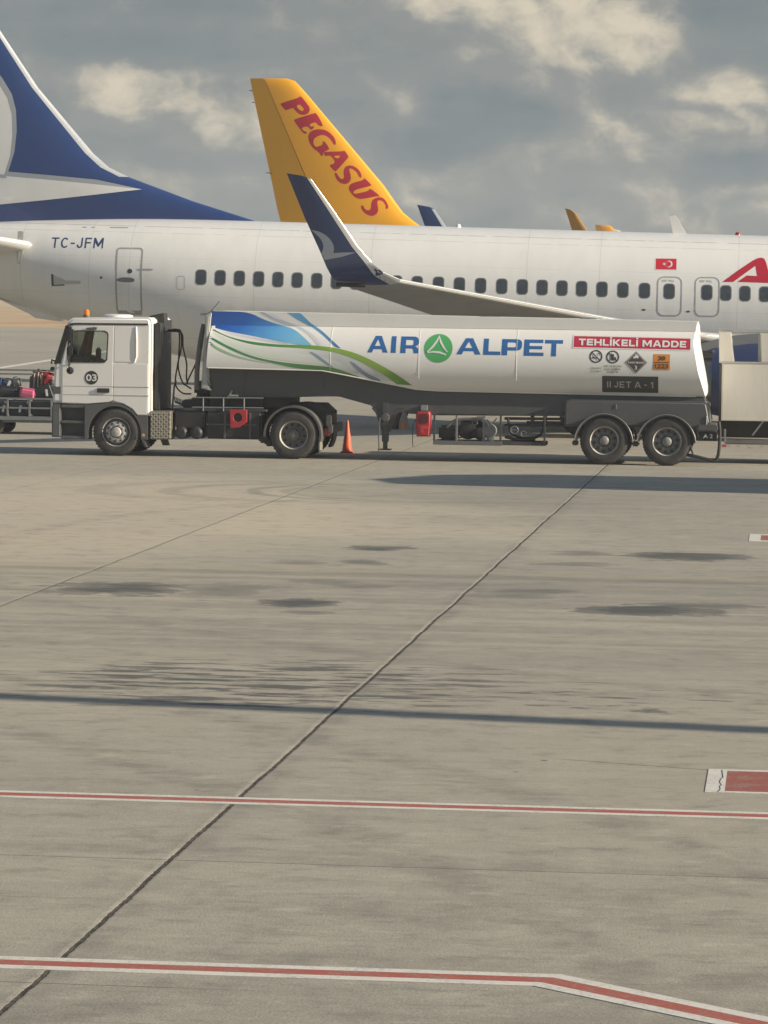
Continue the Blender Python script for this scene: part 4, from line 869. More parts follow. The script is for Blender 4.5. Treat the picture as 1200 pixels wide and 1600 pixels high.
# front mask, bumper, steps
b = MB(); b.box(-15.735, -15.55, Y0 - 0.004, Y0 + 0.3, 1.31, 1.485, 0.01); b.build('grille', DGREY, trk)
BUMP = mat('bumper_grey_plastic', (0.095, 0.098, 0.10), 0.55, dirt=0.5, scale=4, dirtc=(0.17, 0.16, 0.145))
b = MB(); b.prism([(-15.75, 0.385), (-15.75, 1.0), (-15.735, 1.125), (-15.55, 1.125), (-15.545, 0.385)], Y0 - 0.005, Y1, 0.03, 3); b.build('bumper', BUMP, trk)
b = MB(); b.box(-15.545, -15.0, Y0 + 0.16, Y0 + 0.5, 0.40, 1.12)
b.build('step_well', CHASSIS, trk)
for z0_, z1_ in ((0.345, 0.42), (0.685, 0.75), (1.02, 1.10)):
    b = MB(); b.box(-15.545, -15.03, Y0 + 0.005, Y0 + 0.3, z0_, z1_, 0.015); b.build('step', BUMP, trk)
arc = [(-14.37 + 0.575 * math.cos(R(a)), 0.47 + 0.60 * math.sin(R(a))) for a in range(-6, 187, 8)]
b = MB(); b.prism([(-13.79, 0.36), (-13.64, 0.36), (-13.64, 0.87), (-13.885, 0.87), (-14.0, 1.005), (-14.2, 1.115), (-14.47, 1.15), (-14.93, 1.11), (-15.03, 1.08), (-15.03, 0.345), (-14.945, 0.345)] + arc[::-1], Y0 - 0.01, Y0 + 0.45, 0.012); b.build('wheel_arch', BUMP, trk)
b = MB(); b.box(-15.0, -13.62, Y0 + 0.5, Y1 - 0.5, 0.62, 1.2); b.build('engine_block', CHASSIS, trk)
b = MB(); b.lathe([(0.035, -0.02), (0.03, -0.028), (0.0, -0.03)], (-13.74, Y0 - 0.012, 0.46), 'y', 14); b.build('reflector', mat('amber_reflector', (0.55, 0.35, 0.18), 0.3), trk)
b = MB(); b.prism([(-13.78, 0.36), (-13.72, 0.36), (-13.65, 0.2), (-13.70, 0.2)], Y0 + 0.0, Y0 + 0.4).prism([(-13.48, 0.36), (-13.36, 0.36), (-13.31, 0.22), (-13.42, 0.22)], Y0 + 0.6, Y0 + 0.9); b.build('mud_flap', DGREY, trk)
# wheels (built once, then copied)
def make_wheel(kind):
    """axis along y, outer face at y=0, centre at the origin"""
    r = 0.515
    hub = bpy.data.objects.new('w', None)
    b = MB()
    b.lathe([(0.30, 0.03), (0.315, 0.005), (0.36, -0.004), (0.43, 0.0), (0.475, 0.012), (0.498, 0.035), (r - 0.005, 0.06), (r, 0.075), (r, 0.11), (r - 0.012, 0.113), (r - 0.012, 0.123), (r, 0.126), (r, 0.17), (r - 0.012, 0.173), (r - 0.012, 0.183), (r, 0.186), (r, 0.24), (r - 0.04, 0.29), (0.40, 0.30), (0.30, 0.28)], (0, 0, 0), 'y', 56)
    for k in range(44):
        a = 2 * math.pi * k / 44
        Mx = Matrix.Rotation(-a, 4, 'Y')
        b.box(r - 0.012, r + 0.006, 0.03, 0.07, -0.015, 0.015, 0, M=Mx)
    ty = b.build('tyre', TYRE, None, 40, at=(0, 0, 0))
    if kind == 'front':
        prof = [(0.315, 0.012), (0.305, 0.005), (0.295, 0.02), (0.285, 0.09), (0.235, 0.10), (0.232, 0.03), (0.16, 0.005), (0.13, 0.005), (0.12, 0.06)]; hy = 0.0; nlip = 4; lipm, rm = RIMD, RIMW
        hubp = [(0.115, 0.05), (0.11, -0.02), (0.095, -0.06), (0.05, -0.075), (0.0, -0.078)]
    elif kind == 'drive':
        prof = [(0.318, 0.012), (0.308, 0.0), (0.296, 0.012), (0.285, 0.05), (0.275, 0.16), (0.24, 0.17), (0.17, 0.165), (0.12, 0.155)]; hy = 0.15; nlip = 4; lipm, rm = RIML, RIMD
        hubp = [(0.125, 0.17), (0.12, 0.09), (0.105, 0.06), (0.055, 0.05), (0.05, 0.04), (0.0, 0.04)]
    else:
        prof = [(0.318, 0.012), (0.308, 0.0), (0.298, 0.012), (0.288, 0.05), (0.27, 0.105), (0.235, 0.09), (0.16, 0.075), (0.12, 0.075)]; hy = 0.07; nlip = 4; lipm, rm = RIML, RIMD
        hubp = [(0.105, 0.09), (0.1, 0.03), (0.085, 0.0), (0.06, -0.012), (0.0, -0.016)]
    b = MB(); b.lathe(prof[:3], (0, 0, 0), 'y', 48); b.mi = 2; b.lathe(prof[2:nlip + 1], (0, 0, 0), 'y', 48); b.mi = 0; b.lathe(prof[nlip:], (0, 0, 0), 'y', 48)
    b.mi = 1
    for k in range(10):                    # hand holes
        a = 2 * math.pi * k / 10
        b.lathe([(0.028, 0.0), (0.0, -0.002)], ((0.222 if kind != 'front' else 0.195) * math.cos(a), (0.018 if kind == 'front' else hy + 0.002) - 0.004, (0.222 if kind != 'front' else 0.195) * math.sin(a)), 'y', 12)
    ri = b.build('rim', [rm, BLACK, lipm], None, 40, at=(0, 0, 0))
    b = MB(); b.lathe(hubp, (0, 0, 0), 'y', 28)
    for k in range(10):
        a = 2 * math.pi * (k + 0.5) / 10
        b.lathe([(0.017, 0.02), (0.017, -0.025), (0.0, -0.027)], (0.165 * math.cos(a), (0.006 if kind == 'front' else hy), 0.165 * math.sin(a)), 'y', 8)
    wh = b.build('wheel', RIMW if kind == 'front' else (RIMD if kind == 'drive' else mat('hub_grey_steel', (0.24, 0.24, 0.23), 0.5, dirt=0.6, scale=9)), None, 40, at=(0, 0, 0))
    bpy.data.objects.remove(hub)
    ty.parent = wh; ri.parent = wh
    return wh
def place(w0, x, z, far=False, first=False, y=None):
    o = w0 if first else copy_tree(w0)
    o.parent = trk
    yy = (Y0 - 0.01 if y is None else y) if not far else Y1 + 0.01
    o.location = Vector((x, yy, z)) - OFF[trk]
    o.rotation_euler = (0, random.uniform(0, 0.6), 0) if not far else (0, 0, math.pi)
    return o
wf, wd, wt = make_wheel('front'), make_wheel('drive'), make_wheel('trailer')
place(wf, -14.33, 0.515, first=True); place(wf, -14.33, 0.515, True)
place(wd, -10.475, 0.515, first=True); place(wd, -10.475, 0.515, True); place(wd, -10.475, 0.515, y=Y0 + 0.34); place(wd, -10.475, 0.515, y=Y1 - 0.64)
for i, x in enumerate((-3.815, -2.485)): place(wt, x, 0.515, first=(i == 0)); place(wt, x, 0.515, True)
for x in (-14.33, -10.475, -3.815, -2.485):
    b = MB(); b.tube([(x, Y0 + 0.25, 0.515), (x, Y1 - 0.25, 0.515)], 0.07, 10).box(x - 0.14, x + 0.14, YC - 0.2, YC + 0.2, 0.38, 0.66, 0.05); b.build('axle', CHASSIS, trk)
# tractor chassis
b = MB(); b.box(-15.4, -9.75, Y0 + 0.82, Y0 + 0.9, 0.72, 1.0).box(-15.4, -9.75, Y1 - 0.9, Y1 - 0.82, 0.72, 1.0)
for x in (-13.2, -12.0, -11.2, -9.85): b.box(x, x + 0.1, Y0 + 0.9, Y1 - 0.9, 0.75, 0.97)
b.build('chassis_frame', CHASSIS, trk)
b = MB(); b.box(-13.55, -13.44, Y0 + 0.22, Y0 + 1.25, 1.0, 2.88, 0.02).prism([(-13.78, 3.02), (-13.46, 3.09), (-13.44, 2.80), (-13.56, 2.80)], Y0 + 0.75, Y0 + 1.3, 0.03); b.build('air_intake', BLACK, trk)
b = MB(); b.box(-13.585, -13.565, Y0 + 1.0, Y1 - 0.05, 0.95, 2.93, 0.006); b.build('rear_wall_cover', BLACK, trk)
b = MB(); b.box(-13.595, -13.13, Y0, Y0 + 0.55, 0.372, 0.985, 0.03, 3)
b.mi = 1
for i in range(8):
    for j in range(11):
        x, z = -13.555 + 0.056 * i, 0.415 + 0.052 * j
        b.box(-0.024, 0.024, -0.006, 0.003, -0.009, 0.009, 0, M=Matrix.Translation((x, Y0, z)) @ Matrix.Rotation(R(45 if (i + j) % 2 else -45), 4, 'Y'))
b.build('tread_plate_box', [mat('chequer_plate', (0.25, 0.23, 0.19), 0.5, metal=0.2, dirt=0.5, scale=6), mat('chequer_ridge', (0.62, 0.57, 0.46), 0.4, metal=0.2, dirt=0.3, scale=20)], trk, 30)
b = MB(); b.box(-13.08, -12.42, Y0 + 0.12, Y0 + 0.7, 0.62, 0.99, 0.03); b.build('battery_box', BLACK, trk)
for x in (-12.93, -12.60):
    b = MB(); b.lathe([(0.0, -0.03), (0.09, -0.02), (0.135, 0.02), (0.14, 0.06), (0.14, 0.8), (0.0, 0.84)], (x, Y0 + 0.06, 0.525), 'y', 28); b.build('air_tank', BLACK, trk)
b = MB(); b.box(-12.40, -11.18, Y0 + 0.10, Y0 + 0.75, 0.40, 1.0, 0.05, 3); b.build('side_tank', BLACK, trk)
b = MB(); b.box(-12.38, -11.3, Y0 + 0.085, Y0 + 0.10, 0.7, 0.73).box(-12.0, -11.96, Y0 + 0.08, Y0 + 0.10, 0.42, 0.98).box(-11.45, -11.41, Y0 + 0.08, Y0 + 0.10, 0.42, 0.98); b.build('tank_strap', DGREY, trk)
b = MB(); b.box(-11.25, -11.05, Y0 + 0.1, Y0 + 0.6, 0.33, 0.52, 0.04).box(-11.12, -10.95, Y0 + 0.12, Y0 + 0.6, 0.26, 0.40, 0.04); b.build('step_bracket', BLACK, trk)
rp = [(-11.865, 1.04), (-11.49, 1.045), (-11.49, 0.775), (-11.62, 0.70), (-11.64, 0.665), (-11.845, 0.645)]
ex = plate('extinguisher_holder', [rp, ellipse(-11.69, 0.875, 0.095, 0.095, 24)], Y0 + 0.06, 0.05, REDP, trk, 0.008)
b = MB(); b.prism([(-11.85, 0.66), (-11.85, 1.03), (-11.50, 1.03), (-11.50, 0.78)], Y0 + 0.062, Y0 + 0.1); b.build('back_plate', BLACK, ex)
b = MB()
for z in (1.085, 1.295): b.tube([(-12.7, Y0 + 0.12, z - 0.01), (-11.15, Y0 + 0.12, z)], 0.014, 8)
for x in (-12.46, -12.02, -11.57): b.tube([(x, Y0 + 0.12, 1.0), (x, Y0 + 0.12, 1.295)], 0.014, 8)
b.build('catwalk_rail', STEEL, trk)
b = MB(); b.box(-12.95, -11.1, Y0 + 0.2, Y1 - 0.2, 1.0, 1.05).box(-12.0, -11.6, YC - 0.5, YC + 0.5, 1.05, 1.28, 0.04); b.build('catwalk', CHASSIS, trk)
b = MB(); b.box(-12.38, -10.62, YC - 0.78, YC + 0.78, 1.08, 1.31, 0.02).box(-12.1, -11.95, YC - 0.86, YC - 0.78, 1.1, 1.36, 0.02).box(-11.35, -11.2, YC - 0.88, YC - 0.78, 1.12, 1.33, 0.02).box(-13.0, -12.4, YC - 0.7, YC + 0.6, 1.05, 1.22, 0.03); b.build('coupling_plate', BLACK, trk)
b = MB(); b.tube([(-11.95, Y0 + 0.25, 1.28), (-11.9, Y0 + 0.25, 1.36), (-11.85, Y0 + 0.25, 1.45)], 0.025, 8).tube([(-11.9, Y0 + 0.25, 1.33), (-11.72, Y0 + 0.25, 1.33)], 0.03, 8); b.build('hose_coupling', mat('coupling_grey', (0.28, 0.28, 0.27), 0.5, dirt=0.4), trk)
b = MB(); b.prism([(-11.0, 1.0), (-10.9, 1.18), (-9.95, 1.18), (-9.75, 1.0)], YC - 0.5, YC + 0.5, 0.02); b.build('fifth_wheel', CHASSIS, trk)
b = MB(); b.lathe([(0.0, -0.05), (0.12, 0.0), (0.13, 0.9), (0.0, 0.95)], (-12.65, Y0 + 0.75, 1.2), 'y', 20).lathe([(0.0, -0.05), (0.11, 0.0), (0.11, 0.7), (0.0, 0.75)], (-12.5, Y0 + 0.9, 1.42), 'y', 20); b.box(-12.85, -12.45, Y0 + 0.7, Y1 - 0.6, 1.05, 1.25, 0.04).box(-12.8, -12.42, Y0 + 0.9, Y1 - 0.7, 1.3, 1.62, 0.06); b.build('coupling_gear', BLACK, trk)
def fender(x, y0, y1, mt, name, r=0.62, a0=-8, a1=175, z=0.515, t=0.03, par=None):
    o_ = [(x + r * math.cos(R(a)), z + r * math.sin(R(a))) for a in range(a0, a1, 7)]
    i_ = [(x + (r - t) * math.cos(R(a)), z + (r - t) * math.sin(R(a))) for a in range(a0, a1, 7)]
    b = MB(); b.prism(o_ + i_[::-1], y0, y1, 0.006); return b.build(name, mt, par or trk, 30)
f1 = fender(-10.50, Y0 - 0.01, Y0 + 0.62, DGREY, 'fender', 0.63, -12, 186, t=0.045); f2 = fender(-10.50, Y1 - 0.62, Y1, BLACK, 'fender', 0.66, -30, 190, t=0.05)
b = MB(); b.box(-9.93, -9.90, Y0, Y0 + 0.5, 0.19, 0.50, 0.005); b.build('mud_flap', mat('pale_mud_flap', (0.24, 0.22, 0.18), 0.7, dirt=0.5), f1)
b = MB(); b.box(-9.86, -9.74, Y0 + 0.35, Y0 + 0.62, 0.50, 0.66, 0.02); b.build('tail_lamp', mat('tail_lamp_red', (0.42, 0.04, 0.03), 0.3), trk)
b = MB(); b.box(-9.82, -9.70, Y0 + 0.3, Y0 + 0.4, 0.70, 0.95, 0.02).box(-9.78, -9.68, Y0 + 0.3, Y1 - 0.3, 0.55, 0.75, 0.02); b.build('rear_crossbar', DGREY, trk)
# hoses between tractor and trailer
def spline(pts, k=8):
    P_ = [Vector(p) for p in pts]; out = []
    for i in range(len(P_) - 1):
        a, b_, c, d = P_[max(i - 1, 0)], P_[i], P_[i + 1], P_[min(i + 2, len(P_) - 1)]
        for j in range(k):
            t = j / k; out.append(0.5 * (2 * b_ + (c - a) * t + (2 * a - 5 * b_ + 4 * c - d) * t * t + (3 * b_ - a - 3 * c + d) * t ** 3))
    return out + [P_[-1]]
hy = 76.3; kx = hy / 75.4
for pts in ([(-13.42, hy + .3, 2.72), (-13.22, hy, 2.72), (-13.10, hy, 2.70), (-13.08, hy, 2.35), (-13.16, hy, 1.95), (-13.2, hy, 1.55), (-13.05, hy, 1.36), (-12.85, hy, 1.34)],
            [(-13.42, hy + .3, 2.71), (-13.14, hy, 2.70), (-13.13, hy, 2.2), (-13.14, hy, 1.9), (-13.05, hy, 1.6), (-12.93, hy, 1.5), (-12.85, hy, 1.45)],
            [(-13.42, hy + .3, 2.69), (-13.08, hy, 2.66), (-13.04, hy, 2.35), (-12.96, hy, 2.0), (-12.96, hy, 1.7), (-12.93, hy, 1.55)],
            [(-12.58, hy, 2.78), (-12.64, hy, 2.3), (-12.78, hy, 1.95), (-12.92, hy, 1.65), (-12.95, hy, 1.55)]):
    b = MB(); b.tube(spline(pts), 0.017, 8); b.build('air_hose', BLACK, trk)
b = MB(); b.tube([(-13.3, hy + 0.2, 1.0), (-13.26, hy + 0.2, 1.5), (-13.22, hy + .2, 1.62)], 0.02, 8); b.build('grab_rail', STEEL, trk)
SPR = mat('coil_hose_grey', (0.3, 0.3, 0.29), 0.5)
b = MB(); b.tube([(-13.22 + 0.0036 * k, hy + 0.05 * math.cos(k * 0.7), 1.08 + 0.06 * math.sin(k * 0.7) + (0.22 - 0.0024 * k) * 0.6) for k in range(90)], 0.012, 5); b.build('coil_hose', SPR, trk)
b = MB(); b.tube(spline([(-12.50, Y0 + 0.35, 2.86), (-12.56, Y0 + 0.3, 2.5), (-12.62, Y0 + 0.25, 1.9), (-12.62, Y0 + .25, 1.45)]), 0.055, 10).tube(spline([(-12.43, Y0 + 0.3, 2.88), (-12.45, Y0 + 0.28, 2.4), (-12.47, Y0 + 0.25, 1.9), (-12.40, Y0 + 0.22, 1.45)]), 0.032, 8); b.build('suction_hose', DGREY, trk)
b = MB(); b.prism([(-12.52, 1.48), (-12.31, 1.44), (-12.375, 1.75), (-12.39, 2.3), (-12.34, 2.95), (-12.32, 3.10), (-12.44, 3.06), (-12.47, 2.3)], Y0 + 0.16, Y0 + 0.34, 0.03); b.build('ladder_post', mat('post_grey', (0.46, 0.46, 0.44), 0.5, dirt=0.4), trk)
b = MB(); b.tube(spline([(-12.42, Y0 + 0.25, 2.3), (-12.44, Y0 + 0.2, 1.85), (-12.36, Y0 + 0.2, 1.58), (-12.27, Y0 + 0.2, 1.48)]), 0.014, 8); b.build('air_hose', BLACK, trk)
b = MB(); b.box(-12.62, -12.42, Y0 + 0.5, Y0 + 0.75, 3.05, 3.10, 0.015).tube([(-12.45, Y0 + 0.5, 3.08), (-12.33, Y0 + 0.5, 3.17), (-12.18, Y0 + 0.5, 3.36)], 0.018, 8); b.build('roof_bracket', STEEL, trk)

# --- tank shell
TZ, THZ, TN, THW = 2.12, 0.93, 2.12, 1.24
def t_half(z): return THW * max(0.0, 1 - abs((z - TZ) / THZ) ** TN) ** (1 / TN)
ze_tab = [(-12.4, 1.93), (-9.88, 1.905), (-9.53, 1.845), (-8.7, 1.69), (-7.87, 1.53), (-7.4, 1.505), (-4.43, 1.485), (-1.6, 1.468)]
def ze(x): return lin(ze_tab, x)[0]
def rimx_rear(z): return lin([(1.4, -1.68), (1.468, -1.70), (2.0, -1.86), (2.6, -1.975), (2.93, -1.93), (3.06, -1.90)], z)[0]
def rimx_front(z): return lin([(1.9, -12.385), (3.1, -12.315)], z)[0]
b = MB(); rings = []
xs = [-12.35, -11.5, -10.5, -9.88, -9.7, -9.53, -9.1, -8.7, -8.3, -7.87, -7.6, -7.4, -6.5, -5.5, -4.43, -3.5, -2.7, -1.9]
NZ = 60
def tank_ring(x, kind=None, shr=1.0, bul=0.0):
    zb = ze(x); up_ = []
    for k in range(NZ + 1):
        t = k / NZ
        z = zb + (TZ + THZ - zb) * (1 - (1 - t) ** 1.7); up_.append((t_half(z), z))
    pts = [(-h, z) for h, z in up_] + [(h, z) for h, z in up_[::-1][1:]]
    out = []
    zc = (zb + TZ + THZ) / 2
    for h, z in pts:
        xx = x
        zz = zc + (z - zc) * shr
        if kind == 'r': xx = rimx_rear(zz) + bul
        if kind == 'f': xx = rimx_front(zz) - bul
        out.append((xx, YC + h * shr, zz))
    return out
rings = [tank_ring(-12.35, 'f', s_, b_) for s_, b_ in ((0.05, 0.12), (0.5, 0.10), (0.9, 0.03))] + [tank_ring(-12.35, 'f')] + [tank_ring(x) for x in xs[1:-1]] + [tank_ring(-1.9, 'r')] + [tank_ring(-1.9, 'r', s_, b_) for s_, b_ in ((0.985, 0.012), (0.92, 0.045), (0.75, 0.085), (0.4, 0.12), (0.05, 0.13))]
b.loft(rings); tb = b.bvh(); tank = b.build('tank', TANKP, trk, 45)
CH = t_half(2.845) + 0.008
b = MB()
cp = [(-12.315, 3.155), (-12.33, 2.845), (-1.93, 2.845), (-1.90, 3.065)]
b.prism(cp, YC - CH, YC - CH + 0.03, 0.008).prism(cp, YC + CH - 0.03, YC + CH, 0.008).box(-12.3, -12.27, YC - CH + .03, YC + CH - .03, 2.95, 3.12).box(-1.96, -1.93, YC - CH + .03, YC + CH - .03, 2.95, 3.05); b.build('coaming', TANKP, tank)
b = MB()
for x in (-10.8, -8.6, -6.4, -4.2): b.lathe([(0.25, 0), (0.25, 0.06), (0.2, 0.08), (0.0, 0.085)], (x, YC, 3.03), 'z', 24)
b.build('manhole', STEEL, tank)
for x in (-9.70, -7.80, -5.71):
    zs = [ze(x) + (2.86 - ze(x)) * k / 14 for k in range(15)]
    for s_ in (-1, 1):
        b = MB(); b.tube([(x, YC + s_ * (t_half(z) - 0.002), z) for z in zs], 0.008, 6); b.build('weld_seam', TANKP, tank)
b = MB()
for s_ in (-1, 1):
    b.tube([(x, YC + s_ * (t_half(ze(x)) + 0.004), ze(x)) for x in xs], 0.012, 6)
b.build('skirt_trim', TANKP, tank)
# dark frame below the paint line
fr_poly = [(-12.38, 1.915), (-9.88, 1.892), (-9.53, 1.832), (-8.7, 1.677), (-7.87, 1.517), (-7.4, 1.492), (-4.43, 1.472), (-1.72, 1.456), (-1.66, 1.10), (-4.7, 1.08), (-4.75, 1.01), (-7.44, 0.98), (-8.30, 1.02), (-8.78, 1.10), (-8.85, 1.17), (-9.52, 1.345), (-9.87, 1.362), (-10.57, 1.31), (-12.34, 1.30)]
b = MB(); b.prism(fr_poly, YC - 0.93, YC + 0.93, 0.02); frame = b.build('trailer_frame', SKIRT, trk, 30)
b = MB()
for x in (-11.6, -9.9): b.box(x, x + 0.03, YC - 0.945, YC - 0.929, 1.36, 1.85); b.build('frame_rib', SKIRT, frame); b = MB()
b.box(-12.3, -10.7, YC - 0.945, YC - 0.929, 1.34, 1.37); b.build('frame_rib', SKIRT, frame)
b = MB(); b.box(-7.3, -4.8, YC - 0.945, YC - 0.929, 1.02, 1.05); b.build('frame_rib', SKIRT, frame)
b = MB(); b.prism([(-4.68, 1.10), (-4.68, 1.27), (-4.65, 1.34), (-4.56, 1.375), (-1.73, 1.365), (-1.66, 1.33), (-1.62, 1.15), (-1.58, 0.92), (-1.72, 0.80), (-3.15, 0.80), (-4.68, 0.80)], Y0 + 0.10, Y1 - 0.10, 0.045, 3); b.build('wheel_housing', mat('housing_grey', (0.09, 0.094, 0.097), 0.5, dirt=0.4, scale=2, dirtc=(0.13, 0.125, 0.115)), trk, 30)
b = MB(); b.box(-3.585, -3.565, Y0 + 0.085, Y0 + 0.10, 1.19, 1.29); b.build('latch', STEEL, trk)
for x in (-3.83, -2.50):
    fender(x, Y0 - 0.02, Y0 + 0.5, DGREY, 'mudguard', 0.615, 2, 178, 0.47, 0.035); fender(x, Y1 - 0.5, Y1, DGREY, 'mudguard', 0.615, 2, 178, 0.47, 0.035)
    b = MB(); b.tube([(x + 0.62 * math.cos(R(a)), Y0 - 0.022, 0.47 + 0.615 * math.sin(R(a))) for a in range(2, 178, 6)], 0.012, 6); b.build('mudguard_lip', mat('lip_grey', (0.20, 0.198, 0.19), 0.4, dirt=0.5), trk)
b = MB(); b.box(-4.5, -4.38, Y0 + 0.05, Y0 + 0.4, 0.40, 0.50, 0.02).box(-3.24, -3.08, Y0 + 0.05, Y0 + 0.4, 0.40, 0.50, 0.03); b.build('bracket', CHASSIS, trk)
# landing legs: the near one let down, the far one wound up
for y, zf in ((Y0 + 0.28, 0.215), (Y1 - 0.40, 0.60)):
    b = MB(); b.box(-8.60, -8.46, y, y + 0.13, zf + 0.18, 1.25, 0.01).box(-8.575, -8.485, y + 0.02, y + 0.11, zf + 0.02, zf + 0.2).box(-8.68, -8.40, y - 0.05, y + 0.18, zf, zf + 0.03, 0.006); lg = b.build('landing_leg', CHASSIS, trk)
    b = MB(); b.lathe([(0.0, -0.04), (0.085, -0.03), (0.095, 0.02), (0.0, 0.05)], (-8.53, y - 0.02, 0.92), 'y', 20).tube([(-8.64, y - 0.06, 0.92), (-8.66, y - 0.06, 0.5), (-8.645, y - 0.06, 0.20 if zf < 0.4 else 0.6)], 0.014, 8); b.build('crank', mat('crank_grey', (0.10, 0.10, 0.098), 0.5, dirt=0.5, scale=9), lg)
    b = MB(); b.prism([(-8.84, 1.12), (-8.74, 1.0), (-8.64, 0.74), (-8.60, 0.62), (-8.42, 0.62), (-8.34, 0.80), (-8.26, 1.0), (-8.12, 1.12)], y + 0.02, y + 0.11, 0.01); b.build('leg_bracket', CHASSIS, lg)
    b = MB(); b.tube([(-8.36, y + 0.06, 0.66), (-8.24, y + 0.06, 0.98)], 0.022, 8); b.build('leg_brace', CHASSIS, lg)
# hanging cloth, extinguisher, pump bay
b = MB(); b.loft([[(x - 0.5 * w_, Y0 + 0.30, z), (x + 0.5 * w_, Y0 + 0.33, z), (x + 0.5 * w_, Y0 + 0.37, z), (x - 0.5 * w_, Y0 + 0.35, z)] for x, z, w_ in ((-8.13, 1.05, 0.06), (-8.13, 0.95, 0.13), (-8.14, 0.82, 0.19), (-8.13, 0.66, 0.21))]); cl = b.build('hanging_cloth', mat('grey_cloth', (0.20, 0.20, 0.18), 0.8, dirt=0.5, scale=14), trk)
b = MB(); b.box(-8.19, -8.11, Y0 + 0.285, Y0 + 0.30, 0.67, 0.83, 0.005); b.build('orange_strip', mat('cloth_orange', (0.42, 0.14, 0.06), 0.8, dirt=0.3), cl)
b = MB(); b.tube([(-7.83, Y0 + 0.3, 0.98), (-7.95, Y0 + .3, 0.72), (-7.93, Y0 + .3, 0.30)], 0.008, 6); b.build('static_strap', BLACK, trk)
bx = [(-7.84, 0.525), (-7.86, 0.75), (-7.86, 1.0), (-7.82, 1.07), (-7.57, 1.075), (-7.535, 1.0), (-7.545, 0.75), (-7.56, 0.53)]
b = MB(); b.prism(bx, Y0 + 0.16, Y0 + 0.40, 0.03, 3); eb = b.build('extinguisher_box', REDP, trk)
plate('glass_cover', [rrect(-7.805, -7.595, 0.81, 1.01, 0.04)], Y0 + 0.158, 0.01, mat('dark_red_window', (0.10, 0.02, 0.025), 0.2), eb, 0.002)
plate('latch_plate', [[(-7.80, 0.60), (-7.80, 0.74), (-7.60, 0.76), (-7.60, 0.70), (-7.70, 0.69), (-7.70, 0.60)]], Y0 + 0.158, 0.012, mat('latch_red', (0.62, 0.06, 0.07), 0.4), eb, 0.002)
b = MB(); b.box(-7.76, -7.62, Y0 + 0.2, Y0 + 0.35, 1.08, 1.20, 0.01); b.build('hanger', STEEL, eb)
b = MB(); b.box(-7.47, -5.995, Y0 + 0.02, Y0 + 1.0, 0.366, 0.45, 0.008); tray = b.build('pump_tray', mat('tray_grey', (0.15, 0.155, 0.155), 0.5, dirt=0.4, scale=5), trk)
b = MB(); b.box(-5.995, -5.07, Y0 + 0.10, Y0 + 0.9, 0.375, 0.455, 0.008); b.build('side_guard', CHASSIS, trk)
for x in (-7.45, -6.03, -5.09):
    b = MB(); b.box(x - 0.022, x + 0.022, Y0 + 0.06, Y0 + 0.10, 0.44, 1.02, 0.004); b.build('guard_post', CHASSIS, trk)
PIPE = mat('pipe_grey', (0.20, 0.205, 0.20), 0.45, dirt=0.5, scale=6)
b = MB(); b.box(-7.38, -6.98, Y0 + 0.3, Y0 + 0.8, 0.45, 0.76, 0.05).lathe([(0.0, 0), (0.2, 0.03), (0.22, 0.4), (0.0, 0.45)], (-6.78, Y0 + 0.35, 0.68), 'y', 24).box(-6.95, -6.45, Y0 + 0.5, Y0 + 0.9, 0.5, 0.9, 0.05).lathe([(0.0, 0), (0.13, 0.03), (0.14, 0.35), (0.0, 0.4)], (-6.5, Y0 + 0.3, 0.6), 'y', 20); b.build('pump', BLACK, trk)
b = MB(); b.tube(spline([(-7.2, Y0 + 0.28, 0.72), (-7.02, Y0 + 0.25, 0.88), (-6.7, Y0 + 0.22, 0.92), (-6.45, Y0 + 0.2, 0.92)]), 0.035, 8).tube(spline([(-6.55, Y0 + 0.18, 0.94), (-6.42, Y0 + 0.16, 0.93), (-6.3, Y0 + 0.14, 0.84), (-6.28, Y0 + 0.14, 0.74)]), 0.045, 10)
b.lathe([(0.0, -0.02), (0.13, 0.0), (0.15, 0.05), (0.13, 0.12), (0.0, 0.14)], (-6.26, Y0 + 0.12, 0.68), 'y', 20).box(-6.34, -6.18, Y0 + 0.14, Y0 + 0.3, 0.45, 0.6, 0.02).tube([(-6.2, Y0 + 0.1, 0.84), (-6.12, Y0 + 0.1, 0.95)], 0.014, 6); b.build('pipework', PIPE, trk)
b = MB()
for z, x0 in ((0.935, -5.98), (0.80, -5.98), (0.86, -5.5)): b.tube([(x0, Y0 + 0.45, z), (-4.3, Y0 + 0.45, z + 0.01)], 0.03, 8)
for x in (-5.42, -5.15): b.box(x, x + 0.08, Y0 + 0.40, Y0 + 0.5, 0.75, 1.02, 0.01)
b.build('pipe_run', CHASSIS, trk)
for k, (x, r_) in enumerate(((-6.98, 0.12), (-6.84, 0.14), (-6.72, 0.12))):
    b = MB(); b.tube([(x + r_ * math.sin(a), Y0 + 0.2 + 0.02 * k, 0.46 + 0.22 * math.sin(a * 0.5 + 0.3) ** 2 + 0.12 * math.cos(a)) for a in (2 * math.pi * j / 20 for j in range(14))], 0.014, 6); b.build('cable_loop', BLACK, trk)
for k, (x, z, r_) in enumerate(((-6.60, 0.86, 0.06), (-6.95, 0.84, 0.05), (-5.75, 0.70, 0.08), (-5.55, 0.62, 0.06))):
    b = MB(); b.tube([(x + r_ * math.cos(a), Y0 + 0.24, z + r_ * math.sin(a)) for a in (2 * math.pi * j / 16 for j in range(16))], 0.012, 6, closed=True).tube([(x - r_, Y0 + 0.24, z), (x + r_, Y0 + 0.24, z)], 0.008, 6).tube([(x, Y0 + 0.24, z), (x, Y0 + 0.5, z)], 0.012, 6); b.build('valve_wheel', PIPE, trk)
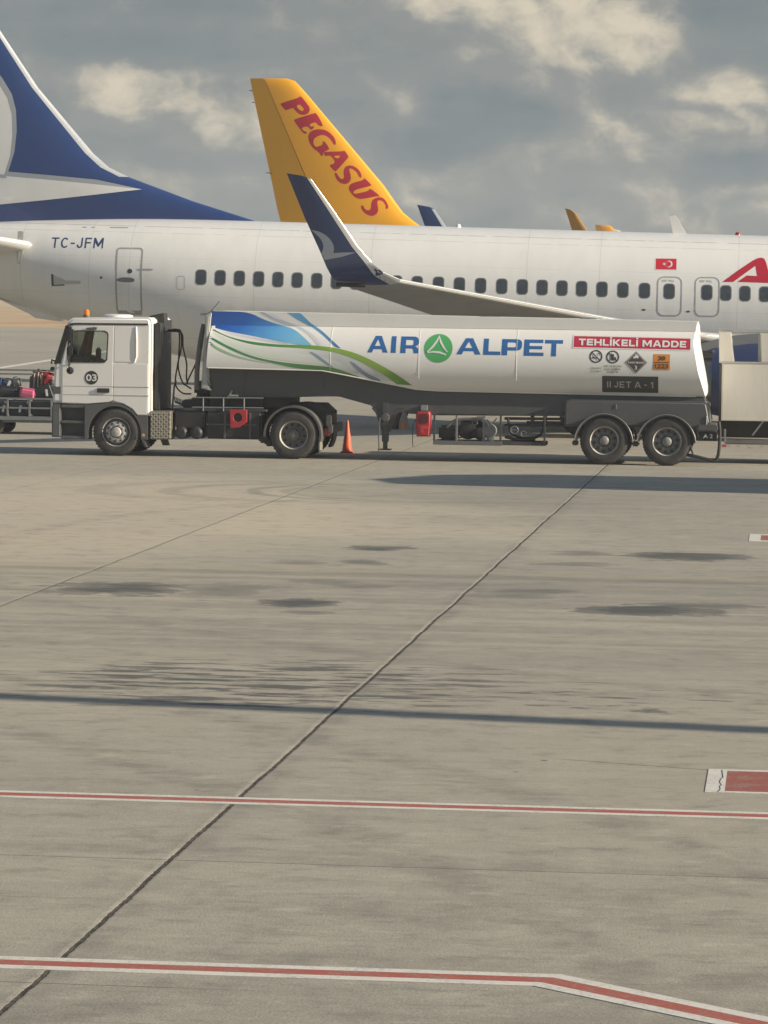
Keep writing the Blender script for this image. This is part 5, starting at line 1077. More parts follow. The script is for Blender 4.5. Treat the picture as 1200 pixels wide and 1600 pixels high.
b = MB(); b.tube(spline([(-5.9, Y0 + 0.35, 0.95), (-5.8, Y0 + 0.33, 0.62), (-5.5, Y0 + 0.33, 0.52), (-5.2, Y0 + 0.35, 0.60), (-5.1, Y0 + 0.4, 0.9)]), 0.03, 8).tube(spline([(-5.95, Y0 + 0.3, 0.55), (-5.6, Y0 + 0.28, 0.48), (-5.3, Y0 + 0.3, 0.50)]), 0.035, 8); b.build('delivery_hose', BLACK, trk)
for x0_, x1_ in ((-6.42, -6.36), (-7.0, -6.96)):
    b = MB(); b.box(x0_, x1_, Y0 + 0.12, Y0 + 0.2, 0.45, 0.99, 0.006); b.build('bay_stanchion', PIPE, trk)
# rear end
b = MB(); b.box(-1.86, -1.43, Y0 + 0.05, Y1 - 0.05, 0.735, 0.89, 0.03); rbm = b.build('rear_bumper', DGREY, trk)
b = MB(); b.box(-1.83, -1.44, Y0 + 0.12, Y0 + 0.4, 0.545, 0.735, 0.01); pl = b.build('plate_holder', BLACK, trk)
decal('plate_text', pl, EMBW, fit(fill2d(text='A 2', bold=0.02), -1.725, -1.525, 0.60, 0.685), y=Y0 + 0.115)
b = MB(); b.tube(spline([(-2.03, Y0 + 0.05, 0.56), (-1.98, Y0 + 0.03, 0.40), (-1.93, Y0 + 0.02, 0.25)]), 0.02, 8).tube(spline([(-2.25, Y0 + 0.1, 0.26), (-1.9, Y0 + 0.05, 0.215), (-1.52, Y0 + 0.05, 0.13), (-1.43, Y0 + 0.05, 0.17), (-1.385, Y0 + 0.05, 0.36), (-1.375, Y0 + 0.1, 0.7), (-1.40, Y0 + 0.15, 0.95)]), 0.036, 10); b.build('drain_hose', BLACK, trk)
b = MB(); b.prism([(-1.86, 2.80), (-1.80, 2.80), (-1.62, 2.785), (-1.80, 2.755), (-1.86, 2.755)], YC - 0.4, YC - 0.3, 0.006); b.build('rear_bracket', TANKP, trk)
b = MB(); b.box(-1.66, -1.60, Y0 + 0.25, Y0 + 0.31, 0.9, 1.35, 0.01); b.build('rear_lamp_post', DGREY, trk)
b = MB(); b.tube([(-1.66, Y0 + 0.09, 0.88), (-1.66, Y0 + 0.09, 1.07)], 0.012, 6); b.build('reflex_rod', STEEL, trk)

# --- printing on the tank
def tdecal(name, mt, bm, lift=0.005, par=None, cutx=0.35, cut=0.045):
    """follows the shell; above the shell's shoulder it lies on the coaming"""
    xs_ = [v.co.x for v in bm.verts]; ys_ = [v.co.y for v in bm.verts]
    for lo, hi, i, st, extra in ((min(ys_), max(ys_), 1, cut, [2.833, 2.841]), (min(xs_), max(xs_), 0, cutx, [])):
        ts = extra[:]; t = math.ceil(lo / st) * st
        while t < hi: ts.append(t); t += st
        for t in ts:
            co = Vector((0, 0, 0)); co[i] = t; no = Vector((0, 0, 0)); no[i] = 1
            bmesh.ops.bisect_plane(bm, geom=bm.verts[:] + bm.edges[:] + bm.faces[:], dist=1e-5, plane_co=co, plane_no=no)
    d = off(par or tank); lift = lift * 0.6 + (0.004 if par not in (None, trk) else 0.0)
    for v in bm.verts:
        x, z = v.co.x, min(v.co.y, 3.15 - (x_ := v.co.x + 12.3) * 0.0087 - 0.004)
        z = max(z, ze(x) + 0.018)
        if z > 2.8405: y = YC - CH - lift
        else:
            hit = tb.ray_cast(Vector((x, 0, z)), Vector((0, 1, 0)))[0]
            y = (hit.y if hit else YC - t_half(z)) - lift
        v.co = Vector((x, y, z)) - d
    me = bpy.data.meshes.new(name); bm.to_mesh(me); bm.free()
    return finish(me, name, mt, par or tank, 60)
def print_grad(name, stops, axis=0, a=-12.4, b_=-10.0, rough=0.4):
    m, nt, bs = newmat(name)
    g = nt.nodes.new('ShaderNodeNewGeometry'); s = nt.nodes.new('ShaderNodeSeparateXYZ'); nt.links.new(g.outputs['Position'], s.inputs[0])
    x, z = V(nt, s.outputs[0]), V(nt, s.outputs[2])
    t = (x + (3.15 - z) * axis - a) / (b_ - a)
    t = t + (noise(nt, vec(nt, x * 2.0, z * 9.0, 0.0), 1.0, 3.0) - 0.5) * 0.16
    r = nt.nodes.new('ShaderNodeValToRGB'); nt.links.new(t.k, r.inputs[0])
    while len(r.color_ramp.elements) < len(stops): r.color_ramp.elements.new(0.5)
    for e, (p, c) in zip(r.color_ramp.elements, stops): e.position = p; e.color = (*c, 1)
    nt.links.new(r.outputs[0], bs.inputs['Base Color']); bs.inputs['Roughness'].default_value = rough
    return m
cr_ = lambda p: smoothpoly(p, 2)
lil = [(-12.05, 2.72), (-11.36, 2.60), (-10.79, 2.50), (-10.55, 2.46), (-10.83, 2.47), (-11.40, 2.56), (-11.92, 2.66)]
grey = [(-11.3, 3.13), (-11.06, 3.14), (-10.71, 2.93), (-10.31, 2.80), (-9.98, 2.60), (-9.74, 2.41), (-9.98, 2.44), (-10.18, 2.64), (-10.39, 2.80), (-10.83, 2.90), (-11.08, 3.01)]
g5 = [(-11.30, 3.145), (-11.22, 3.145), (-10.93, 2.99), (-10.55, 2.90), (-10.22, 2.75), (-9.95, 2.52), (-9.90, 2.44), (-9.97, 2.43), (-10.02, 2.50), (-10.26, 2.71), (-10.58, 2.86), (-10.97, 2.96)]
blue = [(-12.345, 3.15), (-11.75, 3.15), (-11.45, 3.10), (-11.24, 2.99), (-10.83, 2.86), (-10.55, 2.80), (-10.3, 2.62), (-10.1, 2.44), (-10.13, 2.435), (-10.46, 2.46), (-10.79, 2.51), (-11.36, 2.62), (-12.05, 2.73), (-12.352, 2.82)]
blue2 = [(-10.70, 3.15), (-10.43, 3.15), (-10.31, 3.03), (-10.15, 2.885), (-9.94, 2.77), (-9.74, 2.61), (-9.48, 2.39), (-9.60, 2.41), (-9.78, 2.58), (-9.98, 2.73), (-10.19, 2.85), (-10.39, 2.95), (-10.56, 3.05)]
green = [(-12.352, 2.80), (-12.04, 2.64), (-11.6, 2.525), (-10.95, 2.455), (-10.54, 2.45), (-10.06, 2.45), (-9.5, 2.385), (-9.09, 2.275), (-8.67, 2.08), (-8.26, 1.845), (-7.95, 1.62), (-8.27, 1.635), (-8.58, 1.86), (-8.96, 2.085), (-9.34, 2.24), (-9.74, 2.335), (-10.3, 2.385), (-10.95, 2.405), (-11.44, 2.45), (-11.92, 2.585), (-12.355, 2.76)]
green2 = [(-12.375, 2.63), (-11.96, 2.42), (-11.51, 2.23), (-11.07, 2.12), (-10.54, 2.05), (-9.94, 2.01), (-9.65, 1.98), (-9.3, 1.87), (-9.05, 1.775), (-9.35, 1.82), (-9.73, 1.90), (-10.38, 1.935), (-10.86, 2.04), (-11.35, 2.14), (-11.76, 2.28), (-12.16, 2.47), (-12.375, 2.595)]
green3 = [(-12.38, 2.54), (-12.16, 2.375), (-11.76, 2.21), (-11.35, 2.11), (-10.9, 2.03), (-11.35, 2.085), (-11.8, 2.175), (-12.2, 2.335), (-12.38, 2.49)]
wash0 = [(-12.36, 2.74), (-11.9, 2.55), (-11.4, 2.42), (-10.9, 2.385), (-10.2, 2.37), (-9.7, 2.32), (-9.2, 2.20), (-8.7, 1.95), (-8.3, 1.69), (-8.65, 1.72), (-9.1, 1.86), (-9.6, 2.02), (-10.2, 2.10), (-10.9, 2.16), (-11.5, 2.30), (-12.0, 2.50)]
wash = [(-12.375, 2.60), (-11.9, 2.47), (-11.4, 2.36), (-10.8, 2.28), (-10.2, 2.25), (-9.7, 2.18), (-9.3, 2.0), (-9.0, 1.82), (-9.4, 1.9), (-9.8, 2.03), (-10.5, 2.08), (-11.1, 2.16), (-11.6, 2.28), (-12.1, 2.48)]
slate = [(-10.2, 2.325), (-10.02, 2.28), (-9.82, 2.13), (-9.60, 1.96), (-9.73, 2.01), (-9.94, 2.14)]
slate2 = [(-9.31, 2.135), (-9.17, 2.08), (-8.93, 1.87), (-8.54, 1.69), (-8.82, 1.715), (-9.08, 1.89)]
tdecal('swoosh', print_grad('print_pale_wash', [(0, (0.66, 0.70, 0.62)), (0.4, (0.70, 0.70, 0.66)), (0.7, (0.52, 0.54, 0.53)), (1, (0.64, 0.65, 0.62))], 0, -12.4, -8.3), fill2d([smoothkeep(wash0, (0, 8, 15))]), 0.003)
tdecal('swoosh', print_grad('print_wash', [(0, (0.60, 0.68, 0.56)), (0.6, (0.70, 0.72, 0.66)), (1, (0.52, 0.55, 0.52))], 0, -12.4, -9.0), fill2d([cr_(wash)]), 0.004)
tdecal('swoosh', print_grad('print_lilac', [(0, (0.70, 0.70, 0.72)), (1, (0.50, 0.50, 0.58))], 0, -12.0, -10.6), fill2d([cr_(lil)]), 0.005)
tdecal('swoosh', print_grad('print_grey', [(0, (0.74, 0.74, 0.74)), (0.5, (0.56, 0.57, 0.61)), (1, (0.74, 0.74, 0.74))], 0.6, -11.2, -9.4), fill2d([smoothkeep(grey, (0, 1, 5, 6))]), 0.005)
tdecal('swoosh', print_grad('print_grey_edge', [(0, (0.42, 0.45, 0.54)), (1, (0.62, 0.63, 0.66))], 0, -11.2, -9.9), fill2d([smoothkeep(g5, (0, 1))]), 0.006)
tdecal('swoosh', print_grad('print_blue', [(0, (0.020, 0.075, 0.34)), (0.4, (0.03, 0.14, 0.47)), (0.75, (0.10, 0.34, 0.62)), (1, (0.19, 0.47, 0.68))], 0.9, -12.4, -9.9), fill2d([smoothkeep(blue, (0, 7, 8, 13))]), 0.007)
tdecal('swoosh', print_grad('print_blue_tail', [(0, (0.14, 0.40, 0.64)), (1, (0.04, 0.19, 0.42))], 0, -10.7, -9.5), fill2d([smoothkeep(blue2, (0, 1, 6))]), 0.007)
tdecal('swoosh', print_grad('print_green', [(0, (0.04, 0.20, 0.055)), (0.35, (0.07, 0.27, 0.06)), (0.6, (0.24, 0.38, 0.06)), (0.85, (0.26, 0.42, 0.08)), (1, (0.11, 0.27, 0.05))], 0, -12.4, -7.95), fill2d([smoothkeep(green, (0, 10, 11, 20))]), 0.009)
tdecal('swoosh', print_grad('print_green_low', [(0, (0.04, 0.22, 0.075)), (0.5, (0.10, 0.30, 0.10)), (0.75, (0.08, 0.23, 0.07)), (1, (0.19, 0.29, 0.14))], 0, -12.4, -9.0), fill2d([smoothkeep(green2, (0, 8, 16))]), 0.008)
tdecal('swoosh', print_grad('print_green_pale', [(0, (0.22, 0.42, 0.22)), (1, (0.55, 0.64, 0.5))], 0, -12.4, -10.9), fill2d([smoothkeep(green3, (0, 8))]), 0.006)
tdecal('swoosh', print_grad('print_slate', [(0, (0.24, 0.34, 0.44)), (1, (0.22, 0.26, 0.34))], 0, -10.2, -8.6), fill2d([cr_(slate)]), 0.007)
tdecal('swoosh', print_grad('print_slate', [(0, (0.24, 0.34, 0.44)), (1, (0.22, 0.26, 0.34))], 0, -10.2, -8.6), fill2d([cr_(slate2)]), 0.007)
BLUEL = mat('lettering_blue', (0.030, 0.135, 0.36), 0.4, dirt=0.12, scale=2)
def wide_text():
    """heavy extended capitals, drawn letter by letter in a unit-high box"""
    t = 0.25
    Aa = lambda w_: [[(0, 0), (w_ * 0.36, 1), (w_ * 0.66, 1), (w_, 0), (w_ - 0.29, 0), (w_ - 0.36, 0.2), (0.36, 0.2), (0.28, 0)], [(w_ * 0.5, 0.80), (0.43, 0.40), (w_ - 0.43, 0.40)]]
    I = [[(0, 0), (0, 1), (0.28, 1), (0.28, 0)]]
    Rr = [[(0, 0), (0, 1), (0.78, 1), (0.93, 0.94), (1.0, 0.80), (1.0, 0.60), (0.94, 0.47), (0.82, 0.41), (0.95, 0.34), (1.0, 0.22), (1.03, 0.0), (0.74, 0), (0.72, 0.18), (0.66, 0.28), (0.29, 0.28), (0.29, 0)], [(0.29, 0.48), (0.29, 0.79), (0.64, 0.79), (0.71, 0.74), (0.71, 0.53), (0.64, 0.48)]]
    Ll = [[(0, 0), (0, 1), (0.29, 1), (0.29, 0.22), (0.98, 0.22), (0.98, 0)]]
    Pp = [[(0, 0), (0, 1), (0.80, 1), (0.95, 0.94), (1.03, 0.80), (1.03, 0.52), (0.95, 0.36), (0.80, 0.30), (0.29, 0.30), (0.29, 0)], [(0.29, 0.50), (0.29, 0.79), (0.66, 0.79), (0.73, 0.74), (0.73, 0.55), (0.66, 0.50)]]
    Ee = [[(0, 0), (0, 1), (1.02, 1), (1.02, 0.79), (0.29, 0.79), (0.29, 0.61), (0.98, 0.61), (0.98, 0.41), (0.29, 0.41), (0.29, 0.21), (1.06, 0.21), (1.06, 0)]]
    Tt = [[(0.40, 0), (0.40, 0.78), (0, 0.78), (0, 1), (1.08, 1), (1.08, 0.78), (0.69, 0.78), (0.69, 0)]]
    return Aa, I, Rr, Ll, Pp, Ee, Tt
Aa, II_, Rr, Ll, Pp, Ee, Tt = wide_text()
def put_letters(seq, hgt, base):
    for L_, x0, w0, w1 in seq:
        k = w1 / w0
        bm = fill2d([[(x0 + x * k, base(x0) + z * hgt) for x, z in c] for c in L_])
        tdecal('tank_letter', BLUEL, bm, 0.006, cutx=5.0)
bl = lambda x: 2.312 - (x + 8.9) * 0.0068
put_letters([(Aa(1.22), -8.905, 1.22, 0.44), (II_, -8.40, 0.28, 0.105), (Rr, -8.195, 1.03, 0.395)], 0.355, bl)
put_letters([(Aa(1.24), -6.995, 1.24, 0.52), (Ll, -6.42, 0.98, 0.365), (Pp, -6.03, 1.03, 0.43), (Ee, -5.555, 1.06, 0.42), (Tt, -5.115, 1.08, 0.385)], 0.345, bl)
lg = tdecal('logo_disc', mat('logo_green', (0.085, 0.40, 0.13), 0.4, dirt=0.1, scale=2), fill2d([ellipse(-7.385, 2.42, 0.305, 0.305, 44)]), 0.006, par=trk, cutx=5)
for pts, ws in (([(-7.62, 2.335), (-7.50, 2.46), (-7.42, 2.58), (-7.38, 2.69)], (0.03, 0.045, 0.04, 0.02)), ([(-7.385, 2.685), (-7.34, 2.56), (-7.27, 2.44), (-7.19, 2.345)], (0.015, 0.045, 0.04, 0.02)), ([(-7.61, 2.325), (-7.5, 2.345), (-7.35, 2.335), (-7.215, 2.285)], (0.015, 0.035, 0.045, 0.03))):
    L_, R_ = [], []
    for i, p in enumerate(pts):
        a, c = Vector(pts[max(i - 1, 0)]), Vector(pts[min(i + 1, 3)]); d_ = (c - a).normalized(); n_ = Vector((-d_.y, d_.x)) * ws[i] * 0.5
        L_.append(tuple(Vector(p) + n_)); R_.append(tuple(Vector(p) - n_))
    tdecal('logo_stroke', EMBW, fill2d([L_ + R_[::-1]]), 0.010, lg, cutx=5)
# hazard signs
bn = tdecal('banner_sign', mat('banner_red', (0.50, 0.03, 0.06), 0.4, dirt=0.1, scale=3), fill2d([[(-4.505, 2.487), (-4.505, 2.722), (-2.035, 2.70), (-2.035, 2.465)]]), 0.006, par=trk, cutx=5)
tdecal('banner_edge', EMBW, fill2d([[(-4.525, 2.465), (-4.525, 2.742), (-2.015, 2.72), (-2.015, 2.443)], [(-4.505, 2.487), (-4.505, 2.722), (-2.035, 2.70), (-2.035, 2.465)]]), 0.006, bn, cutx=5)
bm = fit(block('TEHLİKELİ MADDE', 0.25, 1.12, 0.13, 0.45), -4.40, -2.12, 2.52, 2.705)
for v in bm.verts: v.co.y -= (v.co.x + 3.26) * 0.009
tdecal('banner_text', EMBW, bm, 0.010, bn, cutx=5)
INK = mat('sign_ink', (0.055, 0.05, 0.05), 0.5); 
for cx, cz, nm in ((-4.02, 2.297, 's'), (-3.665, 2.291, 'p')):
    sg = tdecal('prohibition_sign', INK, fill2d([ellipse(cx, cz, 0.138, 0.138, 32), ellipse(cx, cz, 0.110, 0.110, 32)]), 0.007, par=trk, cutx=5)
    c, s = math.cos(R(-45)), math.sin(R(-45))
    tdecal('sign_bar', INK, fill2d([[(cx + c * a - s * b_, cz + s * a + c * b_) for a, b_ in ((-0.115, -0.013), (0.115, -0.013), (0.115, 0.013), (-0.115, 0.013))]]), 0.009, sg, cutx=5)
    if nm == 's':
        tdecal('sign_symbol', INK, fill2d([[(cx - 0.085, cz - 0.005), (cx + 0.02, cz - 0.03), (cx + 0.02, cz - 0.05), (cx - 0.085, cz - 0.028)], [(cx + 0.035, cz - 0.032), (cx + 0.06, cz - 0.036), (cx + 0.06, cz - 0.055), (cx + 0.035, cz - 0.052)], [(cx + 0.03, cz + 0.06), (cx + 0.06, cz + 0.05), (cx + 0.07, cz + 0.0), (cx + 0.08, cz + 0.05), (cx + 0.05, cz + 0.08)]]), 0.008, sg, cutx=5)
    else:
        tdecal('sign_symbol', INK, fill2d([rrect(cx - 0.045, cx + 0.03, cz - 0.07, cz + 0.06, 0.015), [(cx - 0.03, cz + 0.06), (cx - 0.03, cz + 0.09), (cx - 0.015, cz + 0.09), (cx - 0.015, cz + 0.06)], [(cx + 0.03, cz - 0.08), (cx + 0.075, cz - 0.06), (cx + 0.07, cz + 0.0), (cx + 0.04, cz + 0.0)]]), 0.008, sg, cutx=5)
    for k, tx in enumerate(('SİGARA', 'İÇİLMEZ') if nm == 's' else ('CEP TELEFONU', 'KULLANMAK', 'YASAKTIR')):
        wd_ = 0.115 if nm == 's' else (0.19, 0.17, 0.125)[k]
        zt = (2.055 if nm == 's' else 2.095) - k * (0.072 if nm == 's' else 0.062)
        tdecal('sign_text', mat('sign_text_grey', (0.16, 0.15, 0.14), 0.5), fit(fill2d(text=tx, bold=0.01), cx - wd_, cx + wd_, zt - 0.022, zt + 0.022), 0.007, sg, cutx=5)
dm = tdecal('hazard_diamond', mat('diamond_brown', (0.085, 0.062, 0.06), 0.45), fill2d([[(-3.17, 1.945), (-2.935, 2.18), (-3.17, 2.415), (-3.405, 2.18)]]), 0.007, par=trk, cutx=5)
tdecal('diamond_line', EMBW, fill2d([[(-3.17 + a * k, 2.18 + b_ * k) for a, b_ in ((0, -1), (1, 0), (0, 1), (-1, 0))] for k in (0.217, 0.207)]), 0.009, dm, cutx=5)
tdecal('flame', EMBW, fill2d([smoothpoly([(-3.235, 2.275), (-3.225, 2.31), (-3.20, 2.30), (-3.18, 2.375), (-3.15, 2.33), (-3.135, 2.345), (-3.11, 2.29), (-3.13, 2.26), (-3.16, 2.29), (-3.175, 2.26), (-3.19, 2.285), (-3.21, 2.26)], 1)]), 0.009, dm, cutx=5)
tdecal('diamond_text', EMBW, fit(fill2d(text='YANICI MADDE', bold=0.02), -3.345, -2.995, 2.16, 2.20), 0.009, dm, cutx=5)
tdecal('diamond_text', EMBW, fit(fill2d(text='3', bold=0.02), -3.20, -3.145, 2.03, 2.115), 0.009, dm, cutx=5)
op_ = tdecal('code_plate', mat('plate_orange', (0.70, 0.26, 0.045), 0.45, dirt=0.15, scale=4), fill2d([rrect(-2.80, -2.455, 2.03, 2.365, 0.01)]), 0.007, par=trk, cutx=5)
tdecal('code_line', INK, fill2d([rrect(-2.79, -2.465, 2.188, 2.20, 0.003)]), 0.009, op_, cutx=5)
tdecal('code_text', INK, fit(fill2d(text='30', bold=0.025), -2.70, -2.55, 2.235, 2.325), 0.009, op_, cutx=5)
tdecal('code_text', INK, fit(fill2d(text='1223', bold=0.02), -2.77, -2.485, 2.065, 2.16), 0.009, op_, cutx=5)
bp_ = tdecal('fuel_plate', mat('plate_charcoal', (0.058, 0.06, 0.06), 0.5, dirt=0.2), fill2d([rrect(-3.885, -2.695, 1.537, 1.888, 0.005)]), 0.007, par=trk, cutx=5)
tdecal('fuel_text', mat('plate_text_grey', (0.42, 0.42, 0.40), 0.5), fit(block('II JET A - 1', 0.19, 1.0, 0.2, 0.28), -3.78, -2.80, 1.64, 1.775), 0.010, bp_, cutx=5)

# ------------------------------------------------------------------ traffic cone behind the tanker
cone = thing('traffic_cone', 'orange traffic cone standing on the apron behind the tanker', 'traffic cone', (-9.74, 78.9, 0.0))
b = MB(); b.box(-9.885, -9.595, 78.755, 79.045, 0.0, 0.035, 0.012); b.build('base', ORANGE, cone)
b = MB(); b.lathe([(0.125, 0.035), (0.115, 0.05), (0.028, 0.70), (0.018, 0.73), (0.0, 0.735)], (-9.74, 78.9, 0), 'z', 28); cb = b.build('cone', ORANGE, cone)
b = MB(); b.lathe([(0.0855, 0.28), (0.0645, 0.44)], (-9.74, 78.9, 0), 'z', 28); b.build('reflective_band', mat('faded_band', (0.62, 0.16, 0.075), 0.5, dirt=0.2), cb)

# ------------------------------------------------------------------ ground service vehicle at the right edge
gv = thing('ground_service_vehicle', 'off-white boxy ground service vehicle standing beyond the tanker rear', 'service vehicle', (0.6, 78.0, 0.0))
b = MB(); b.box(-1.375, 2.6, 77.0, 79.0, 0.935, 2.155, 0.012); bd = b.build('body', BEIGE, gv)
b = MB(); b.box(-1.372, 2.6, 76.992, 77.003, 0.93, 0.955).box(-1.382, -1.345, 76.99, 77.0, 0.93, 2.16); b.build('body_edge', mat('edge_beige', (0.55, 0.52, 0.46), 0.5), bd)
b = MB(); b.prism([(-1.47, 2.84), (-1.21, 2.84), (-1.12, 2.19), (-1.45, 2.17)], 77.2, 77.7, 0.02); b.build('upright_panel', BEIGE, gv)
b = MB(); b.prism([(-0.58, 2.82), (-0.05, 2.82), (0.05, 2.19), (-0.545, 2.19)], 77.2, 77.7, 0.02); b.build('upright_panel', BEIGE, gv)
b = MB(); b.box(-1.5, 2.6, 77.75, 78.9, 2.82, 2.90, 0.01).box(-1.42, 2.5, 77.0, 77.1, 2.16, 2.205, 0.008); b.build('rail', mat('rail_grey', (0.42, 0.42, 0.40), 0.5), gv)
b = MB(); b.box(-0.62, -0.5, 77.5, 77.6, 2.2, 2.8, 0.01); b.build('rail_post', mat('rail_grey', (0.42, 0.42, 0.40), 0.5), gv)
b = MB(); b.box(-1.44, -1.385, 77.05, 77.15, 0.5, 2.15, 0.008).box(-1.44, 2.6, 77.5, 78.9, 0.55, 0.92, 0.02); b.build('frame', CHASSIS, gv)
b = MB(); b.box(-1.3, 2.6, 77.06, 77.16, 0.42, 0.52, 0.02); br_ = b.build('side_bar', mat('bar_grey', (0.17, 0.175, 0.175), 0.5, dirt=0.4), gv)
b = MB(); b.box(-1.32, -1.27, 77.02, 77.10, 0.45, 0.75, 0.01).prism([(-0.72, 0.62), (-0.68, 0.62), (-0.45, 0.93), (-0.50, 0.93)], 77.03, 77.07); b.build('brace', STEEL, gv)
b = MB()
for x, r_ in ((-1.2, 0.03), (-1.0, 0.035), (-0.75, 0.06), (-0.5, 0.03)): b.lathe([(r_, 0), (r_, 0.2)], (x, 77.08, 0.40), 'y', 12)
b.build('fitting', BLACK, gv)
b = MB(); b.box(-1.36, -1.25, 77.04, 77.09, 0.36, 0.41, 0.01); b.build('tail_light', mat('pale_red_lens', (0.55, 0.12, 0.10), 0.3), gv)
for x in (0.45, 1.9):
    b = MB(); wheel_pair(b, x, 77.35, 0.36, 0.36, 0.22); b.build('wheel', TYRE, gv)
    b = MB(); wheel_pair(b, x, 78.7, 0.36, 0.36, 0.22); b.build('wheel', TYRE, gv)

# ------------------------------------------------------------------ baggage cart and its load
CY = 85.9
cart = thing('baggage_cart', 'grey railed baggage cart loaded with luggage, ahead of the tanker cab', 'baggage cart', (-19.0, CY + 0.8, 0.0))
CG = mat('cart_grey_paint', (0.24, 0.25, 0.25), 0.5, dirt=0.4, scale=6)
b = MB(); b.box(-21.2, -17.2, CY, CY + 1.6, 0.35, 0.45, 0.01); b.box(-21.2, -17.2, CY + 0.1, CY + 1.5, 0.29, 0.35); b.build('deck', CG, cart)
b = MB()
for z in (0.655, 0.885): b.box(-21.2, -17.2, CY, CY + 0.04, z - 0.02, z + 0.02)
for x in (-21.18, -20.7, -20.15, -19.6, -19.05, -18.5, -17.95, -17.24): b.box(x - 0.02, x + 0.02, CY - 0.003, CY + 0.037, 0.45, 0.86)
b.build('side_rail', CG, cart)
b = MB()
for z in (1.45, 1.55): b.box(-21.2, -17.3, CY + 1.55, CY + 1.60, z - 0.022, z + 0.022)
for x in (-21.15, -18.72, -17.35): b.box(x - 0.025, x + 0.025, CY + 1.553, CY + 1.597, 0.45, 1.43)
b.build('back_rail', CG, cart)
for x in (-20.9, -19.36, -17.6):
    for y in (CY + 0.1, CY + 1.3):
        b = MB(); b.lathe([(0.08, -0.02), (0.19, -0.02), (0.21, 0.02), (0.21, 0.14), (0.19, 0.18), (0.08, 0.18)], (x, y, 0.21), 'y', 24); wv = b.build('wheel', TYRE, cart)
        b = MB(); b.lathe([(0.0, -0.03), (0.09, -0.02), (0.09, 0.17), (0.0, 0.18)], (x, y, 0.21), 'y', 16); b.build('rim', CHASSIS, wv)
def case(label, x, z, w_, h_, d_, y, rz, c, handle=True, strap=False, tagc=None, cat='suitcase', name='suitcase', soft=0.04, rough=0.6):
    """a bag standing on (x,z) with tilt rz about the line of sight"""
    t = thing(name, label, cat, (x, y + d_ / 2, z), 'luggage on the baggage cart')
    M_ = Matrix.Translation((x, y, z)) @ Matrix.Rotation(R(rz), 4, 'Y')
    mt = mat('bag_' + '_'.join(str(int(v * 100)) for v in c), c, rough, dirt=0.35, scale=9, bump=0.15)
    b = MB(); b.box(-w_ / 2, w_ / 2, 0, d_, 0, h_, soft, 3, M=M_); b.build('shell', mt, t)
    if handle:
        b = MB(); b.tube([M_ @ Vector(p) for p in ((-w_ * .2, d_ / 2, h_ - 0.01), (-w_ * .18, d_ / 2, h_ + 0.04), (w_ * .18, d_ / 2, h_ + 0.04), (w_ * .2, d_ / 2, h_ - 0.01))], 0.012, 6); b.build('handle', BLACK, t)
    b = MB(); b.box(-w_ / 2 - 0.004, w_ / 2 + 0.004, d_ * 0.3, d_ * 0.3 + 0.015, 0.02, h_ + 0.004, 0, M=M_).box(-w_ * 0.38, w_ * 0.38, -0.012, 0.0, h_ * 0.15, h_ * 0.5, 0.008, M=M_); b.build('pocket', mat('bag_trim_' + '_'.join(str(int(v * 100)) for v in c), tuple(v * 0.6 for v in c), 0.7), t)
    if tagc:
        b = MB(); b.box(-0.03, 0.03, -0.03, -0.02, h_ * 0.25, h_ * 0.25 + 0.17, 0.004, M=M_ @ Matrix.Translation((tagc, 0, 0)) @ Matrix.Rotation(R(12), 4, 'Y')); b.build('paper_tag', EMBW, t)
    return t
k_ = CY / 87.0
case('dark grey suitcase lying behind the cart rail, white tag hanging at its right', -19.40, 0.45, 0.60, 0.40, 0.5, CY + 0.08, 0, (0.05, 0.06, 0.085), False, tagc=0.2)
case('charcoal suitcase under the pink bag, behind the middle rail opening', -18.80, 0.45, 0.52, 0.39, 0.5, CY + 0.08, 0, (0.045, 0.05, 0.06), False, tagc=0.02)
case('black suitcase low on the cart deck next to the tanker cab', -18.20, 0.45, 0.54, 0.40, 0.5, CY + 0.08, 0, (0.035, 0.045, 0.05), False)
case('black soft bag piled on the cart with blue bag on its left corner', -19.12, 0.86, 0.58, 0.32, 0.45, CY + 0.25, 4, (0.03, 0.035, 0.042), soft=0.10, cat='bag', name='soft_bag')
case('pink soft bag lying on top of the cart load', -18.60, 0.86, 0.40, 0.28, 0.34, CY + 0.10, 8, (0.72, 0.16, 0.28), False, soft=0.06, cat='bag', name='soft_bag')
case('black suitcase leaning right of the pink bag, white paper tag on its front', -18.12, 0.84, 0.48, 0.38, 0.40, CY + 0.16, -20, (0.028, 0.03, 0.034), soft=0.05, tagc=0.05)
case('bright red bag on top of the load beside the tanker cab', -18.17, 1.18, 0.28, 0.34, 0.3, CY + 0.55, 10, (0.60, 0.05, 0.06), soft=0.09, cat='bag', name='soft_bag')
case('blue backpack on the heap at the left end of the load', -19.46, 1.12, 0.34, 0.24, 0.28, CY + 0.35, -6, (0.05, 0.10, 0.30), soft=0.06, cat='backpack', name='backpack')
case('pale peach suitcase at the left end beside the black soft bag', -19.62, 0.90, 0.42, 0.32, 0.3, CY + 0.12, 0, (0.62, 0.47, 0.38), False, soft=0.06)
case('dark red holdall behind the bright red bag and the folded pushchair', -18.40, 1.12, 0.36, 0.40, 0.3, CY + 1.05, 0, (0.16, 0.03, 0.04), soft=0.08, cat='bag', name='soft_bag')
case('navy holdall with a pale strap wedged between the blue backpack and the black soft bag', -19.20, 1.12, 0.30, 0.20, 0.26, CY + 0.42, 12, (0.045, 0.055, 0.11), soft=0.06, tagc=0.04, cat='bag', name='soft_bag')
case('small grey rucksack with loose straps beside the folded pushchair', -18.95, 1.14, 0.26, 0.22, 0.24, CY + 0.50, -10, (0.12, 0.125, 0.13), soft=0.06, cat='backpack', name='backpack')
